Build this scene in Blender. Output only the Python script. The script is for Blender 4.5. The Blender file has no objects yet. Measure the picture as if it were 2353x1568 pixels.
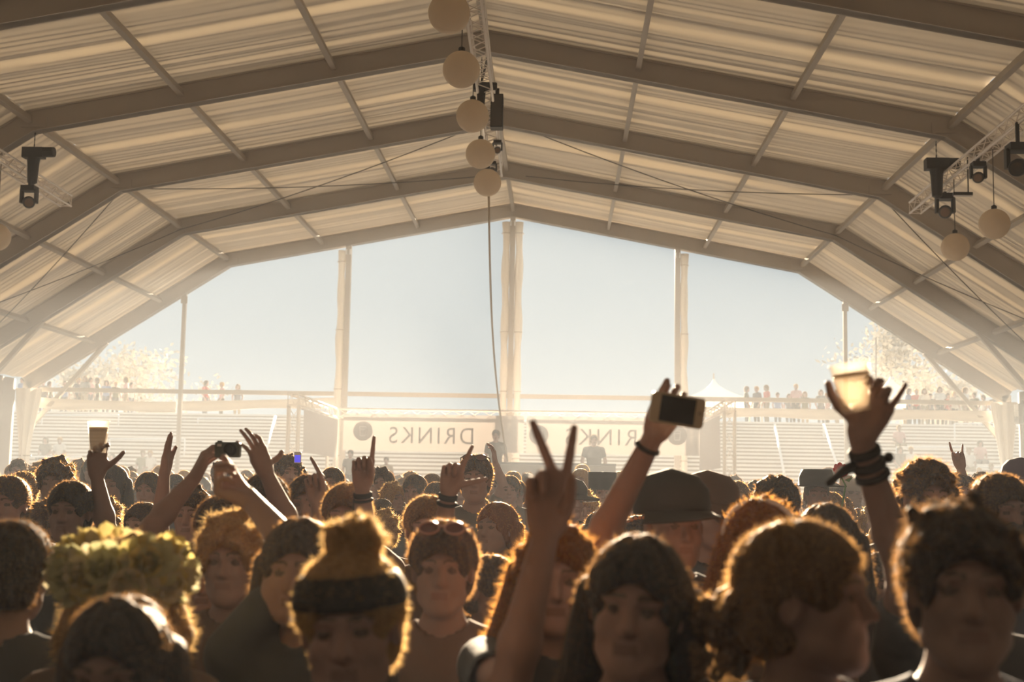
import bpy, math, random
import numpy as np
from mathutils import Matrix, Vector

# ------------------------------------------------------------------ camera
scene = bpy.context.scene
COL = scene.collection
FPX, EYE = 3000.0, 1.60
CAMX, GY = 1.505, 39.126                 # camera x, depth of the open gable
YAW, PITCH, ROLL = -0.0377, 0.1153, -0.0171
def _rot():
    c, s = math.cos(YAW), math.sin(YAW);   Ry = np.array([[c, -s, 0], [s, c, 0], [0, 0, 1]])
    c, s = math.cos(PITCH), math.sin(PITCH); Rp = np.array([[1, 0, 0], [0, c, s], [0, -s, c]])
    c, s = math.cos(ROLL), math.sin(ROLL); Rr = np.array([[c, 0, -s], [0, 1, 0], [s, 0, c]])
    return Rr @ Rp @ Ry
CR = _rot()
CAMP = np.array([CAMX, 0.0, EYE])
cam_d = bpy.data.cameras.new('camera')
cam = bpy.data.objects.new('camera', cam_d); COL.objects.link(cam)
r_, f_, u_ = CR[0], CR[1], CR[2]
M = Matrix(((r_[0], u_[0], -f_[0], CAMP[0]), (r_[1], u_[1], -f_[1], CAMP[1]), (r_[2], u_[2], -f_[2], CAMP[2]), (0, 0, 0, 1)))
cam.matrix_world = M
cam_d.sensor_fit = 'HORIZONTAL'; cam_d.sensor_width = 36.0
cam_d.lens = FPX / 2353 * 36
cam_d.clip_start = 0.05; cam_d.clip_end = 500
cam_d.dof.use_dof = True; cam_d.dof.focus_distance = 8.5; cam_d.dof.aperture_fstop = 4.0
scene.camera = cam
def pix(u, v, D):
    """world point on the plane y = D seen at photo pixel (u, v)"""
    d = CR.T @ np.array([(u - 1176.5) / FPX, 1.0, (784 - v) / FPX])
    return CAMP + d * (D / d[1])

# ------------------------------------------------------------------ sky, sun, exposure
scene.view_settings.view_transform = 'Standard'; scene.view_settings.look = 'None'
scene.view_settings.gamma = 1.0; scene.view_settings.exposure = 0.0
scene.view_settings.use_curve_mapping = False
world = bpy.data.worlds.new('sky'); scene.world = world; world.use_nodes = True
bg = world.node_tree.nodes['Background']
bg.inputs[0].default_value = (0.80, 0.93, 1.0, 1); bg.inputs[1].default_value = 0.60
sun_d = bpy.data.lights.new('sun', 'SUN'); sun_d.energy = 42.0; sun_d.color = (1.0, 0.80, 0.56); sun_d.angle = math.radians(1.5)
sun = bpy.data.objects.new('sun', sun_d); COL.objects.link(sun)
SUN_EL, SUN_AZ = math.radians(12.0), math.radians(-0.5)
sd = Vector((-math.sin(SUN_AZ) * math.cos(SUN_EL), -math.cos(SUN_AZ) * math.cos(SUN_EL), -math.sin(SUN_EL)))
sun.rotation_euler = sd.to_track_quat('-Z', 'Y').to_euler()
sun.location = (0, 60, 40)
scene.cycles.volume_bounces = 1
scene.cycles.max_bounces = 5
scene.cycles.diffuse_bounces = 4
scene.cycles.transmission_bounces = 4
scene.cycles.transparent_max_bounces = 6
scene.cycles.adaptive_threshold = 0.04
scene.cycles.use_light_tree = False

# ------------------------------------------------------------------ materials
MATS = {}
def mat(name, col, rough=0.7, spec=0.3, metal=0.0, noise=0.0, nscale=8.0, sheen=0.0, trans=0.0, bump=0.0, tcol=None):
    if name in MATS: return MATS[name]
    m = bpy.data.materials.new(name); m.use_nodes = True
    nt = m.node_tree; b = nt.nodes['Principled BSDF']; out = nt.nodes['Material Output']
    b.inputs['Base Color'].default_value = (*col, 1); b.inputs['Roughness'].default_value = rough
    b.inputs['Specular IOR Level'].default_value = spec; b.inputs['Metallic'].default_value = metal
    if sheen:
        b.inputs['Sheen Weight'].default_value = sheen; b.inputs['Sheen Roughness'].default_value = 0.35
        b.inputs['Sheen Tint'].default_value = (*[min(1, c * 3 + .25) for c in col], 1)
    if noise or bump:
        tc = nt.nodes.new('ShaderNodeTexCoord'); n = nt.nodes.new('ShaderNodeTexNoise')
        n.inputs['Scale'].default_value = nscale; n.inputs['Detail'].default_value = 5
        nt.links.new(tc.outputs['Object'], n.inputs['Vector'])
        if noise:
            mx = nt.nodes.new('ShaderNodeMix'); mx.data_type = 'RGBA'
            mx.inputs[6].default_value = (*[c * (1 - noise) for c in col], 1)
            mx.inputs[7].default_value = (*[min(1, c * (1 + noise)) for c in col], 1)
            nt.links.new(n.outputs['Fac'], mx.inputs[0]); nt.links.new(mx.outputs[2], b.inputs['Base Color'])
        if bump:
            bp = nt.nodes.new('ShaderNodeBump'); bp.inputs['Strength'].default_value = bump; bp.inputs['Distance'].default_value = 0.02
            nt.links.new(n.outputs['Fac'], bp.inputs['Height']); nt.links.new(bp.outputs[0], b.inputs['Normal'])
    if trans:
        t = nt.nodes.new('ShaderNodeBsdfTranslucent'); t.inputs[0].default_value = (*(tcol or col), 1)
        ms = nt.nodes.new('ShaderNodeMixShader'); ms.inputs[0].default_value = trans
        nt.links.new(b.outputs[0], ms.inputs[1]); nt.links.new(t.outputs[0], ms.inputs[2]); nt.links.new(ms.outputs[0], out.inputs[0])
    MATS[name] = m
    return m
ALU = mat('pale_aluminium', (0.42, 0.37, 0.31), 0.5, 0.4, 0.0, 0.06, 3)
FABRIC = mat('tent_fabric', (0.70, 0.625, 0.535), 0.75, 0.25, 0, 0.05, 1.5, trans=0.05, tcol=(0.8, 0.68, 0.5))
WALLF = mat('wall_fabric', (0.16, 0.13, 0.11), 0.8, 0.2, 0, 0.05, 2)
CURT = mat('curtain_fabric', (0.82, 0.78, 0.72), 0.8, 0.2, 0, 0.05, 2, trans=0.10)
TRUSS = mat('truss_metal', (0.86, 0.80, 0.74), 0.5, 0.4, 0.15)
BLACK = mat('black_metal', (0.035, 0.032, 0.03), 0.5, 0.4)
CABLE = mat('dark_cable', (0.10, 0.085, 0.07), 0.6, 0.3)
NOSE = mat('terrace_slab', (0.80, 0.76, 0.71), 0.8, 0.2, 0, 0.06, 1.2)
RISER_SHADE = mat('terrace_riser_shade', (0.40, 0.33, 0.26), 0.9, 0.2, 0, 0.12, 1.2)  # riser colour darkened to stand in for shade under each step edge
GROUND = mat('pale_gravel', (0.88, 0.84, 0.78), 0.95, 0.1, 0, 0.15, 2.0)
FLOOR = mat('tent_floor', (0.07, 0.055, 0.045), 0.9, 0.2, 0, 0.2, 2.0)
RAILM = mat('white_rail', (0.80, 0.80, 0.80), 0.5, 0.4)
GLOBE = mat('paper_globe', (0.92, 0.78, 0.60), 0.6, 0.35, 0, 0.06, 10, trans=0.2)

# ------------------------------------------------------------------ mesh helpers
class MB:
    def __init__(s): s.v, s.f, s.m = [], [], []
    def add(s, vs, fs, mi=0):
        o = len(s.v); s.v += [tuple(map(float, q)) for q in vs]; s.f += [tuple(i + o for i in q) for q in fs]; s.m += [mi] * len(fs); return s
    def box(s, c, d, R=None, mi=0):
        c = np.array(c, float); d = np.array(d, float) / 2
        vs = np.array([[x, y, z] for x in (-1, 1) for y in (-1, 1) for z in (-1, 1)]) * d
        if R is not None: vs = vs @ np.array(R).T
        return s.add(vs + c, [(0, 1, 3, 2), (4, 6, 7, 5), (0, 4, 5, 1), (2, 3, 7, 6), (0, 2, 6, 4), (1, 5, 7, 3)], mi)
    def beam(s, a, b, w, h, up=(0, 0, 1), mi=0):
        """bar from a to b, width w across, height h along up"""
        a = np.array(a, float); b = np.array(b, float); d = b - a; L = np.linalg.norm(d); d /= L
        up = np.array(up, float); x = np.cross(d, up); n = np.linalg.norm(x)
        if n < 1e-6: x = np.cross(d, (1, 0, 0)); n = np.linalg.norm(x)
        x /= n; z = np.cross(x, d)
        return s.box((a + b) / 2, (w, L, h), np.stack([x, d, z], 1), mi)
    def tube(s, pts, r, n=8, mi=0, cap=True):
        pts = np.array(pts, float); rr = np.broadcast_to(np.array(r, float), (len(pts),))
        t = np.gradient(pts, axis=0); t /= np.linalg.norm(t, axis=1)[:, None]
        ref = np.array([0, 0, 1.]) if abs(t[0][2]) < .9 else np.array([1., 0, 0])
        vs = []
        for p, d, q in zip(pts, t, rr):
            x = np.cross(d, ref); x /= np.linalg.norm(x); y = np.cross(d, x)
            for k in range(n):
                a = 2 * math.pi * k / n; vs.append(p + q * (math.cos(a) * x + math.sin(a) * y))
        fs = [(i * n + k, i * n + (k + 1) % n, (i + 1) * n + (k + 1) % n, (i + 1) * n + k) for i in range(len(pts) - 1) for k in range(n)]
        if cap: fs += [tuple(range(n))[::-1], tuple(range((len(pts) - 1) * n, len(pts) * n))]
        return s.add(vs, fs, mi)
    def lathe(s, prof, n=24, c=(0, 0, 0), R=None, mi=0):
        """profile [(r, z)] turned about local z"""
        vs = []
        for r, z in prof:
            for k in range(n):
                a = 2 * math.pi * k / n; vs.append((r * math.cos(a), r * math.sin(a), z))
        vs = np.array(vs)
        if R is not None: vs = vs @ np.array(R).T
        fs = [(i * n + k, i * n + (k + 1) % n, (i + 1) * n + (k + 1) % n, (i + 1) * n + k) for i in range(len(prof) - 1) for k in range(n)]
        fs += [tuple(range(n))[::-1], tuple(range((len(prof) - 1) * n, len(prof) * n))]
        return s.add(vs + np.array(c), fs, mi)
    def sphere(s, c, r, n=20, mi=0):
        m = n // 2; r = np.broadcast_to(np.array(r, float), (3,))
        prof = [(math.sin(math.pi * i / m), -math.cos(math.pi * i / m)) for i in range(m + 1)]
        vs = [(q * math.cos(2 * math.pi * k / n), q * math.sin(2 * math.pi * k / n), z) for q, z in prof for k in range(n)]
        fs = [(i * n + k, i * n + (k + 1) % n, (i + 1) * n + (k + 1) % n, (i + 1) * n + k) for i in range(m) for k in range(n)]
        return s.add(np.array(vs) * r + np.array(c), fs, mi)
    def mesh(s, name, smooth=False):
        me = bpy.data.meshes.new(name); me.from_pydata(s.v, [], s.f)
        if any(s.m): me.polygons.foreach_set('material_index', s.m)
        if smooth: me.polygons.foreach_set('use_smooth', [True] * len(s.f))
        me.update(); return me
    def build(s, name, mats, parent=None, smooth=False, loc=None):
        return link(name, s.mesh(name, smooth), mats, parent, loc)
def link(name, me, mats, parent=None, loc=None):
    o = bpy.data.objects.new(name, me); COL.objects.link(o)
    for m in (mats if isinstance(mats, (list, tuple)) else [mats]):
        if m is not None and len(me.materials) < (len(mats) if isinstance(mats, (list, tuple)) else 1): me.materials.append(m)
    if parent is not None: o.parent = parent
    if loc is not None: o.location = loc
    return o
def inst(name, me, parent=None, loc=None, mats=None):
    """object on shared mesh data, materials kept on the object"""
    o = bpy.data.objects.new(name, me); COL.objects.link(o)
    if parent is not None: o.parent = parent
    if loc is not None: o.location = loc
    if mats:
        while len(me.materials) < len(mats): me.materials.append(None)
        for i, m in enumerate(mats):
            o.material_slots[i].link = 'OBJECT'; o.material_slots[i].material = m
    return o
def tag(o, label=None, cat=None, group=None, kind=None):
    if label: o['label'] = label
    if cat: o['category'] = cat
    if group: o['group'] = group
    if kind: o['kind'] = kind
    return o
def empty(name, loc=(0, 0, 0), rz=0.0, scale=1.0):
    o = bpy.data.objects.new(name, None); COL.objects.link(o); o.location = loc; o.rotation_euler = (0, 0, rz); o.scale = (scale,) * 3
    o.empty_display_size = 0.1
    return o
rng = random.Random(7); nrng = np.random.default_rng(7)

# ------------------------------------------------------------------ the tent
APEX_Z, KNEE_X, KNEE_Z, EAVE_X, EAVE_Z = EYE + 8.332, 8.633, EYE + 6.718, 14.617, EYE + 2.844
BEAM_H, BEAM_W, BAY = 0.42, 0.20, 5.0
FR = [GY - BAY * n for n in range(10)]
UP = {-1: None, 1: None}
def prof(s, off=0.0):
    """underside polyline of one half, apex -> knee -> eave, raised by off along the local normal"""
    a, k, e = np.array([0, APEX_Z]), np.array([KNEE_X, KNEE_Z]), np.array([EAVE_X, EAVE_Z])
    def nrm(p, q): d = (q - p) / np.linalg.norm(q - p); return np.array([-d[1], d[0]])
    n1, n2 = nrm(a, k), nrm(k, e)
    if n1[1] < 0: n1 = -n1
    if n2[1] < 0: n2 = -n2
    b = n1 + n2; b /= np.dot(b, n1)
    A = np.array([0, a[1] + off / n1[1]]); K = k + b * off; E = e + n2 * off
    return [np.array([s * q[0], q[1]]) for q in (A, K, E)], (n1, n2)

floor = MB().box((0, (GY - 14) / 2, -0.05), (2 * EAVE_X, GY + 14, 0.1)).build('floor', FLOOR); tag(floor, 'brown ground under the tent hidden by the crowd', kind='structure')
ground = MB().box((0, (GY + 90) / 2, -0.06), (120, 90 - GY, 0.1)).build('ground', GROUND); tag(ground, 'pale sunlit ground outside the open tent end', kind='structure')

ceiling = empty('ceiling'); tag(ceiling, 'wrinkled pale fabric roof of the festival tent', kind='structure')
def roof_panel(y0, y1, p, q, nrm2, seed):
    """one stretched fabric panel between two arches (y0 > y1): folds run along the slope"""
    g = np.random.default_rng(seed); ny, ns = 150, 14
    t = np.linspace(0, 1, ny); s = np.linspace(0, 1, ns)
    T, S = np.meshgrid(t, s, indexing='ij')
    d = np.zeros_like(T)
    edge = np.minimum(1, np.minimum(T, 1 - T) / 0.06)
    for k in range(30):
        fr = g.uniform(16, 60) if k < 12 else g.uniform(60, 170); amp = g.uniform(.3, 1) * (0.30 if k < 12 else 0.50) / fr
        c = g.uniform(0, 1); w = g.uniform(.2, .6)
        d += amp * np.sin(fr * T + g.uniform(0, 6) + g.uniform(-1, 1) * 1.5 * (S - .5)) * np.exp(-((S - c) / w) ** 2) * 1.3
    for c0 in (g.uniform(.42, .58),):                       # the long fold along the seam
        cc = c0 + 0.05 * (S - .5) ** 2 * 4 * g.uniform(-1, 1)
        x = (T - cc) / 0.012
        d += 0.055 * np.tanh(x) * np.exp(-(np.abs(T - cc) / .12))
    d -= 0.10 * np.sin(math.pi * T) * (0.6 + .4 * np.sin(math.pi * S))   # slack between the arches
    d *= edge
    X = p[0] + (q[0] - p[0]) * S + nrm2[0] * d; Z = p[1] + (q[1] - p[1]) * S + nrm2[1] * d
    Y = y0 + (y1 - y0) * T
    vs = np.stack([X, Y, Z], -1).reshape(-1, 3)
    fs = [(i * ns + j, i * ns + j + 1, (i + 1) * ns + j + 1, (i + 1) * ns + j) for i in range(ny - 1) for j in range(ns - 1)]
    return MB().add(vs, fs).build('roof_panel', FABRIC, ceiling, smooth=True)
for n in range(9):
    for sgn in (-1, 1):
        P, (n1, n2) = prof(sgn, BEAM_H + 0.03)
        for seg, nn in ((0, n1), (1, n2)):
            roof_panel(FR[n] + 0.0, FR[n + 1], P[seg], P[seg + 1], np.array([sgn * nn[0], nn[1]]), n * 10 + seg + (5 if sgn > 0 else 0))
def purlin(n, p, nn):
    b = MB().beam((p[0], FR[n] - BEAM_W / 2 - .001, p[1]), (p[0], FR[n + 1] + BEAM_W / 2 + .001, p[1]), 0.10, 0.13, (nn[0], 0, nn[1]))
    b.build('purlin', ALU, ceiling)
for n in range(6):
    A, (n1, n2) = prof(1, BEAM_H - 0.19)
    purlin(n, (0, A[0][1]), (0, 1))
    for sgn in (-1, 1):
        P, _ = prof(sgn, BEAM_H - 0.19)
        for seg, nn in ((0, n1), (1, n2)):
            for f in ((1 / 3, 2 / 3, 1.0) if seg == 0 else (1 / 3, 2 / 3)):
                purlin(n, P[seg] + (P[seg + 1] - P[seg]) * f, (sgn * nn[0], nn[1]))
ORD = ['at the open gable end', 'second from the open gable end', 'third from the open gable end', 'fourth from the open gable end', 'fifth from the gable, crossing the top corners', 'nearest overhead']
def arch(n):
    y = FR[n]; root = empty('roof_arch', (0, y, 0))
    tag(root, 'pale metal roof arch ' + ORD[n], 'arch', 'arches of the tent')
    for sgn in (-1, 1):
        lo, (n1, n2) = prof(sgn, 0); hi, _ = prof(sgn, BEAM_H)
        for seg in (0, 1):
            a, b = lo[seg], lo[seg + 1]; c, d = hi[seg + 1], hi[seg]
            m = MB()
            for w, t0, t1 in ((BEAM_W, 0.0, 1.0), (BEAM_W + .07, 0.0, 0.07), (BEAM_W + .07, 0.93, 1.0)):
                q = [a + (d - a) * t0, b + (c - b) * t0, b + (c - b) * t1, a + (d - a) * t1]
                vs = [(x, s * w / 2, z) for s in (-1, 1) for x, z in q]
                m.add(vs, [(0, 1, 2, 3), (7, 6, 5, 4), (0, 4, 5, 1), (1, 5, 6, 2), (2, 6, 7, 3), (3, 7, 4, 0)])
            m.build('rafter', ALU, root)
        e = lo[2]
        m = MB().box((sgn * (EAVE_X + .08), 0, (EAVE_Z + .25) / 2), (0.26, 0.2, EAVE_Z + .25)); m.build('post', ALU, root)
        k, e = lo[1], lo[2]; q = e + (k - e) * 0.38
        m = MB().beam((sgn * (EAVE_X - .03), 0, EAVE_Z - 1.17), (q[0], 0, q[1] + .02), 0.12, 0.14, (0, 1, 0)); m.build('brace', ALU, root)
        m = MB().box((sgn * (KNEE_X), -.115, KNEE_Z + .17), (0.5, .03, .2)); m.build('joint_plate', ALU, root)
    return root
for n in range(6): arch(n)
for sgn, nm in ((-1, 'wall_left'), (1, 'wall_right')):
    vs, fs = [], []; ny = 240
    for i in range(ny + 1):
        y = GY - 0.4 - (GY + 6) * i / ny; x = sgn * (EAVE_X + .25 + .05 * math.sin(y * 6 + 2 * math.sin(y)))
        vs += [(x, y, 0), (x, y, EAVE_Z + .3)]
    fs = [(2 * i, 2 * i + 1, 2 * i + 3, 2 * i + 2) for i in range(ny)]
    w = MB().add(vs, fs).build(nm, WALLF, smooth=True); tag(w, 'fabric side wall of the tent', kind='structure')
vs = [(-EAVE_X - .4, -6, 0), (EAVE_X + .4, -6, 0)] + [(EAVE_X + .4, -6, EAVE_Z + .4), (KNEE_X, -6, KNEE_Z + .6), (0, -6, APEX_Z + .5), (-KNEE_X, -6, KNEE_Z + .6), (-EAVE_X - .4, -6, EAVE_Z + .4)]
tag(MB().add(vs, [tuple(range(7))]).build('wall_back', mat('backdrop_fill_grey', (0.32, 0.285, 0.28), .9, .1)), 'plain backdrop behind the stage', kind='structure')  # unseen back wall, grey lightened to bounce fill onto the faces

# gable columns, posts, rail, pelmets, curtains
def gable_h(x):
    x = abs(x)
    return APEX_Z + (KNEE_Z - APEX_Z) * x / KNEE_X if x < KNEE_X else KNEE_Z + (EAVE_Z - KNEE_Z) * (x - KNEE_X) / (EAVE_X - KNEE_X)
for x, lab, rolls in ((-5, 'pale metal gable column at the left of the big opening', (-1,)), (0, 'wide pale gable column in the centre under the ridge', (-1, 1)), (5, 'pale metal gable column at the right of the big opening', (1,))):
    r = empty('gable_column', (x, GY, 0)); tag(r, lab, 'column', 'columns of the open gable')
    h = gable_h(x) + .1
    MB().box((0, 0, h / 2), (0.16, 0.18, h)).build('post', ALU, r)
    for s in rolls:
        pts = [(s * .2 + .012 * math.sin(z * 3 + s), 0, z) for z in np.linspace(.02, h - .25, 24)]
        MB().tube(pts, [.115 + .02 * math.sin(i * 1.7) for i in range(24)], 12).build('rolled_curtain', CURT, r, smooth=True)
        for z in (2.6, 4.6, 6.4, h - .6):
            MB().tube([(s * .2 + .14 * math.cos(a), .14 * math.sin(a), z) for a in np.linspace(0, 2 * math.pi, 13)], .012, 6).build('tie_strap', ALU, r)
    for s in (-1, 1): MB().box((s * .06, -.12, h - .3), (.05, .03, .16)).build('clip', RAILM, r)
for x, lab in ((-10, 'thin pale gable post on the left side'), (10, 'thin pale gable post on the right behind the raised cup')):
    h = gable_h(x) + .08
    r = empty('gable_post', (x, GY, 0)); tag(r, lab, 'post', 'thin posts of the gable')
    MB().box((0, 0, h / 2), (.11, .12, h)).build('post', ALU, r); MB().box((0, -.07, h - .25), (.2, .02, .22)).build('bracket', ALU, r)
for x0, x1, lab in ((-EAVE_X + .3, -5.1, 'horizontal rail across the left of the open gable'), (-4.9, 4.9, 'horizontal rail across the centre of the open gable'), (5.1, EAVE_X - .3, 'horizontal rail across the right of the open gable')):
    o = MB().box(((x0 + x1) / 2, GY + .02, EAVE_Z + .02), (x1 - x0, .12, .13)).build('gable_rail', ALU); tag(o, lab, 'rail', 'rails of the open gable')
def pelmet(x0, x1, z0, z1, h, sag, lab):
    vs, fs = [], []; n = 40
    for i in range(n + 1):
        t = i / n; x = x0 + (x1 - x0) * t; z = z0 + (z1 - z0) * t - sag * math.sin(math.pi * t); hh = h * (1 + .12 * math.sin(9 * t))
        for dy, dz in ((.03 * math.sin(t * 20), 0), (.05 + .03 * math.sin(t * 17), -hh / 2), (.03 * math.sin(t * 13), -hh)): vs.append((x, GY - .12 + dy, z + dz))
        for dy, dz in ((.06, -hh), (.06, 0)): vs.append((x, GY - .12 + dy + .03, z + dz))
    fs = [(i * 5 + k, i * 5 + (k + 1) % 5, (i + 1) * 5 + (k + 1) % 5, (i + 1) * 5 + k) for i in range(n) for k in range(5)]
    o = MB().add(vs, fs).build('pelmet', CURT, smooth=True); tag(o, lab, 'curtain', 'rolled pelmets below the gable rail')
pelmet(-EAVE_X + .2, -10.1, EAVE_Z - .22, EAVE_Z - .30, .30, .04, 'sagging rolled fabric pelmet at the far left')
pelmet(-9.9, -5.2, EAVE_Z - .28, EAVE_Z - .10, .28, .02, 'rolled fabric pelmet between the thin left post and left column')
pelmet(5.2, 9.9, EAVE_Z - .2, EAVE_Z - .24, .28, .02, 'rolled fabric pelmet between right column and thin right post')
pelmet(10.1, EAVE_X - .2, EAVE_Z - .22, EAVE_Z - .22, .30, .0, 'rolled fabric pelmet at the far right')
def curtain(sgn, lab):
    r = empty('gathered_curtain', (sgn * (EAVE_X + .05), GY - .35, 0)); tag(r, lab, 'curtain', 'gathered curtains at the corner posts')
    vs, fs = [], []; n, m = 36, 14
    for j in range(m + 1):
        z = EAVE_Z * (1 - j / m) + .02; w = .22 + .45 * abs(1 - 2.2 * j / m) ** 1.2 if j < m * .75 else .5
        w = min(w, .62)
        for i in range(n):
            a = 2 * math.pi * i / n; rr = w * (.55 + .12 * math.sin(a * 7 + j * .3))
            vs.append((rr * math.cos(a) - sgn * .12, .18 * math.sin(a) * (1 + .3 * math.sin(a * 7)), z))
    fs = [(j * n + i, j * n + (i + 1) % n, (j + 1) * n + (i + 1) % n, (j + 1) * n + i) for j in range(m) for i in range(n)]
    MB().add(vs, fs).build('drape', CURT, r, smooth=True)
    MB().tube([(.19 * math.cos(a) - sgn * .12, .16 * math.sin(a), EAVE_Z * .55) for a in np.linspace(0, 2 * math.pi, 15)], .02, 6).build('tie_strap', ALU, r)
curtain(-1, 'white curtain gathered at the left corner post')
curtain(1, 'white curtain gathered at the right corner post')

# bracing cables under the roof and the long rope
def cable(a, b, lab, r=.012, sag=0.0, name='bracing_cable', m=CABLE, grp='bracing cables under the roof', n=12):
    a, b = np.array(a), np.array(b)
    pts = [a + (b - a) * t - np.array([0, 0, sag * 4 * t * (1 - t)]) for t in np.linspace(0, 1, n)]
    o = MB().tube(pts, r, 6).build(name, m, smooth=True); tag(o, lab, 'cable', grp); return o
for sgn, side in ((-1, 'left'), (1, 'right')):
    P, _ = prof(sgn, .12); A, K, E = P
    for (p, q, wh) in ((A + (K - A) * .06, K, 'upper'), (K, E, 'lower')):
        for (ya, yb, d) in ((FR[2] + .15, FR[1] - .15, 'falling away'), (FR[1] - .15, FR[2] + .15, 'coming nearer')):
            cable((p[0], ya, p[1]), (q[0], yb, q[1]), 'thin diagonal cable under the %s %s roof slope, %s outwards' % (wh, side, d), sag=.12)

# ------------------------------------------------------------------ trusses
def truss(name, a, b, size, lab, grp, parent=None, pitch=None, rc=.022, rl=.009):
    a, b = np.array(a, float), np.array(b, float); L = np.linalg.norm(b - a); d = (b - a) / L
    up = np.array([0, 0, 1.]) if abs(d[2]) < .9 else np.array([0, 1., 0])
    x = np.cross(d, up); x /= np.linalg.norm(x); z = np.cross(x, d)
    root = parent
    if parent is None: root = empty(name, a); tag(root, lab, 'truss', grp); o = np.zeros(3)
    else:
        root = empty(name); root.parent = parent; o = a
    h = size / 2 - rc; cs = [(-h, -h), (h, -h), (h, h), (-h, h)]
    if parent is None:
        for cx, cz in cs: MB().tube([o + x * cx + z * cz, o + d * L + x * cx + z * cz], rc, 8).build('chord', TRUSS, root, smooth=True)
    else:
        m = MB()
        for cx, cz in cs: m.tube([o + x * cx + z * cz, o + d * L + x * cx + z * cz], rc, 8)
        m.build('chord', TRUSS, root, smooth=True)
    n = max(2, int(round(L / (pitch or size)))); m = MB()
    for k in range(4):
        (ax, az), (bx, bz) = cs[k], cs[(k + 1) % 4]
        for i in range(n):
            p, q = ((ax, az), (bx, bz)) if (i + k) % 2 == 0 else ((bx, bz), (ax, az))
            m.tube([o + d * L * i / n + x * p[0] + z * p[1], o + d * L * (i + 1) / n + x * q[0] + z * q[1]], rl, 5, cap=False)
        for i in (0, n): m.tube([o + d * L * i / n + x * ax + z * az, o + d * L * i / n + x * bx + z * bz], rl * 1.2, 5, cap=False)
    m.build('lacing', TRUSS, root)
    return root
TC_A, TC_B = pix(1140, 392, 25.2), pix(1097, 60, 17.4); TC_C = TC_A + (TC_B - TC_A) * 1.9
truss('lighting_truss', TC_A, TC_C, .27, 'lighting truss with round globes hung under the roof ridge', 'hanging lighting trusses')
ZS = EYE + 5.62
RT_A = pix(2103, 478, 26.6); LT_A = pix(152, 462, 26.6)
RT_B = RT_A + np.array([0.0, -13, 0.1]); LT_B = LT_A + np.array([0.0, -8, 0.1])
truss('lighting_truss', RT_A, RT_B, .27, 'lighting truss hanging at the right edge of the tent', 'hanging lighting trusses')
truss('lighting_truss', LT_A, LT_B, .27, 'lighting truss end showing at the left edge of the tent', 'hanging lighting trusses')

# ------------------------------------------------------------------ globes
def globe(u, v, D, lab, top=None, r=.253):
    c = pix(u, v, D); root = empty('globe_lamp', c); tag(root, lab, 'globe lamp', 'round globes hung from the trusses')
    MB().sphere((0, 0, 0), r, 40).build('shade', GLOBE, root, smooth=True)
    MB().lathe([(.03, r - .01), (.045, r + .01), (.045, r + .05), (.015, r + .07)], 12).build('cap', BLACK, root)
    if top is not None: MB().tube([(0, 0, r + .05), (0, 0, top - c[2])], .008, 6).build('cord', CABLE, root)
for (u, v, rp), lab in zip(((1032, 30, 50), (1060, 160, 44.3), (1086, 267, 39), (1104, 354, 35), (1120, 420, 32.5)),
        ('largest cream globe at the top edge below the ridge', 'second cream globe in the ridge row', 'third cream globe in the ridge row', 'fourth cream globe in the ridge row', 'smallest cream globe in the ridge row with a rope below')):
    D = .253 * 3000 / rp; f = (D - TC_A[1]) / (TC_C[1] - TC_A[1])
    globe(u, v, D, lab, (TC_A + (TC_C - TC_A) * f)[2] - .1)
globe(2285, 515, 21.6, 'cream globe hanging on a cord below the right truss', RT_A[2] - .1)
globe(2195, 568, 23.7, 'lower cream globe left of the other one at right truss', RT_A[2] - .1)
globe(-8, 545, 23.1, 'cream globe cut by the left picture edge', LT_A[2] - .1)
a, b = pix(1123, 450, 23.7), pix(1166, 1060, 30.2)
o = MB().tube([a + (b - a) * t + np.array([-.10 * math.sin(math.pi * t), 0, -.25 * math.sin(math.pi * t)]) for t in np.linspace(0, 1, 30)], .020, 8).build('rope', mat('rope_beige', (.42, .33, .22), .8), smooth=True)
tag(o, 'long beige rope hanging from the last ridge globe to the sound desk', 'rope')

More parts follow.
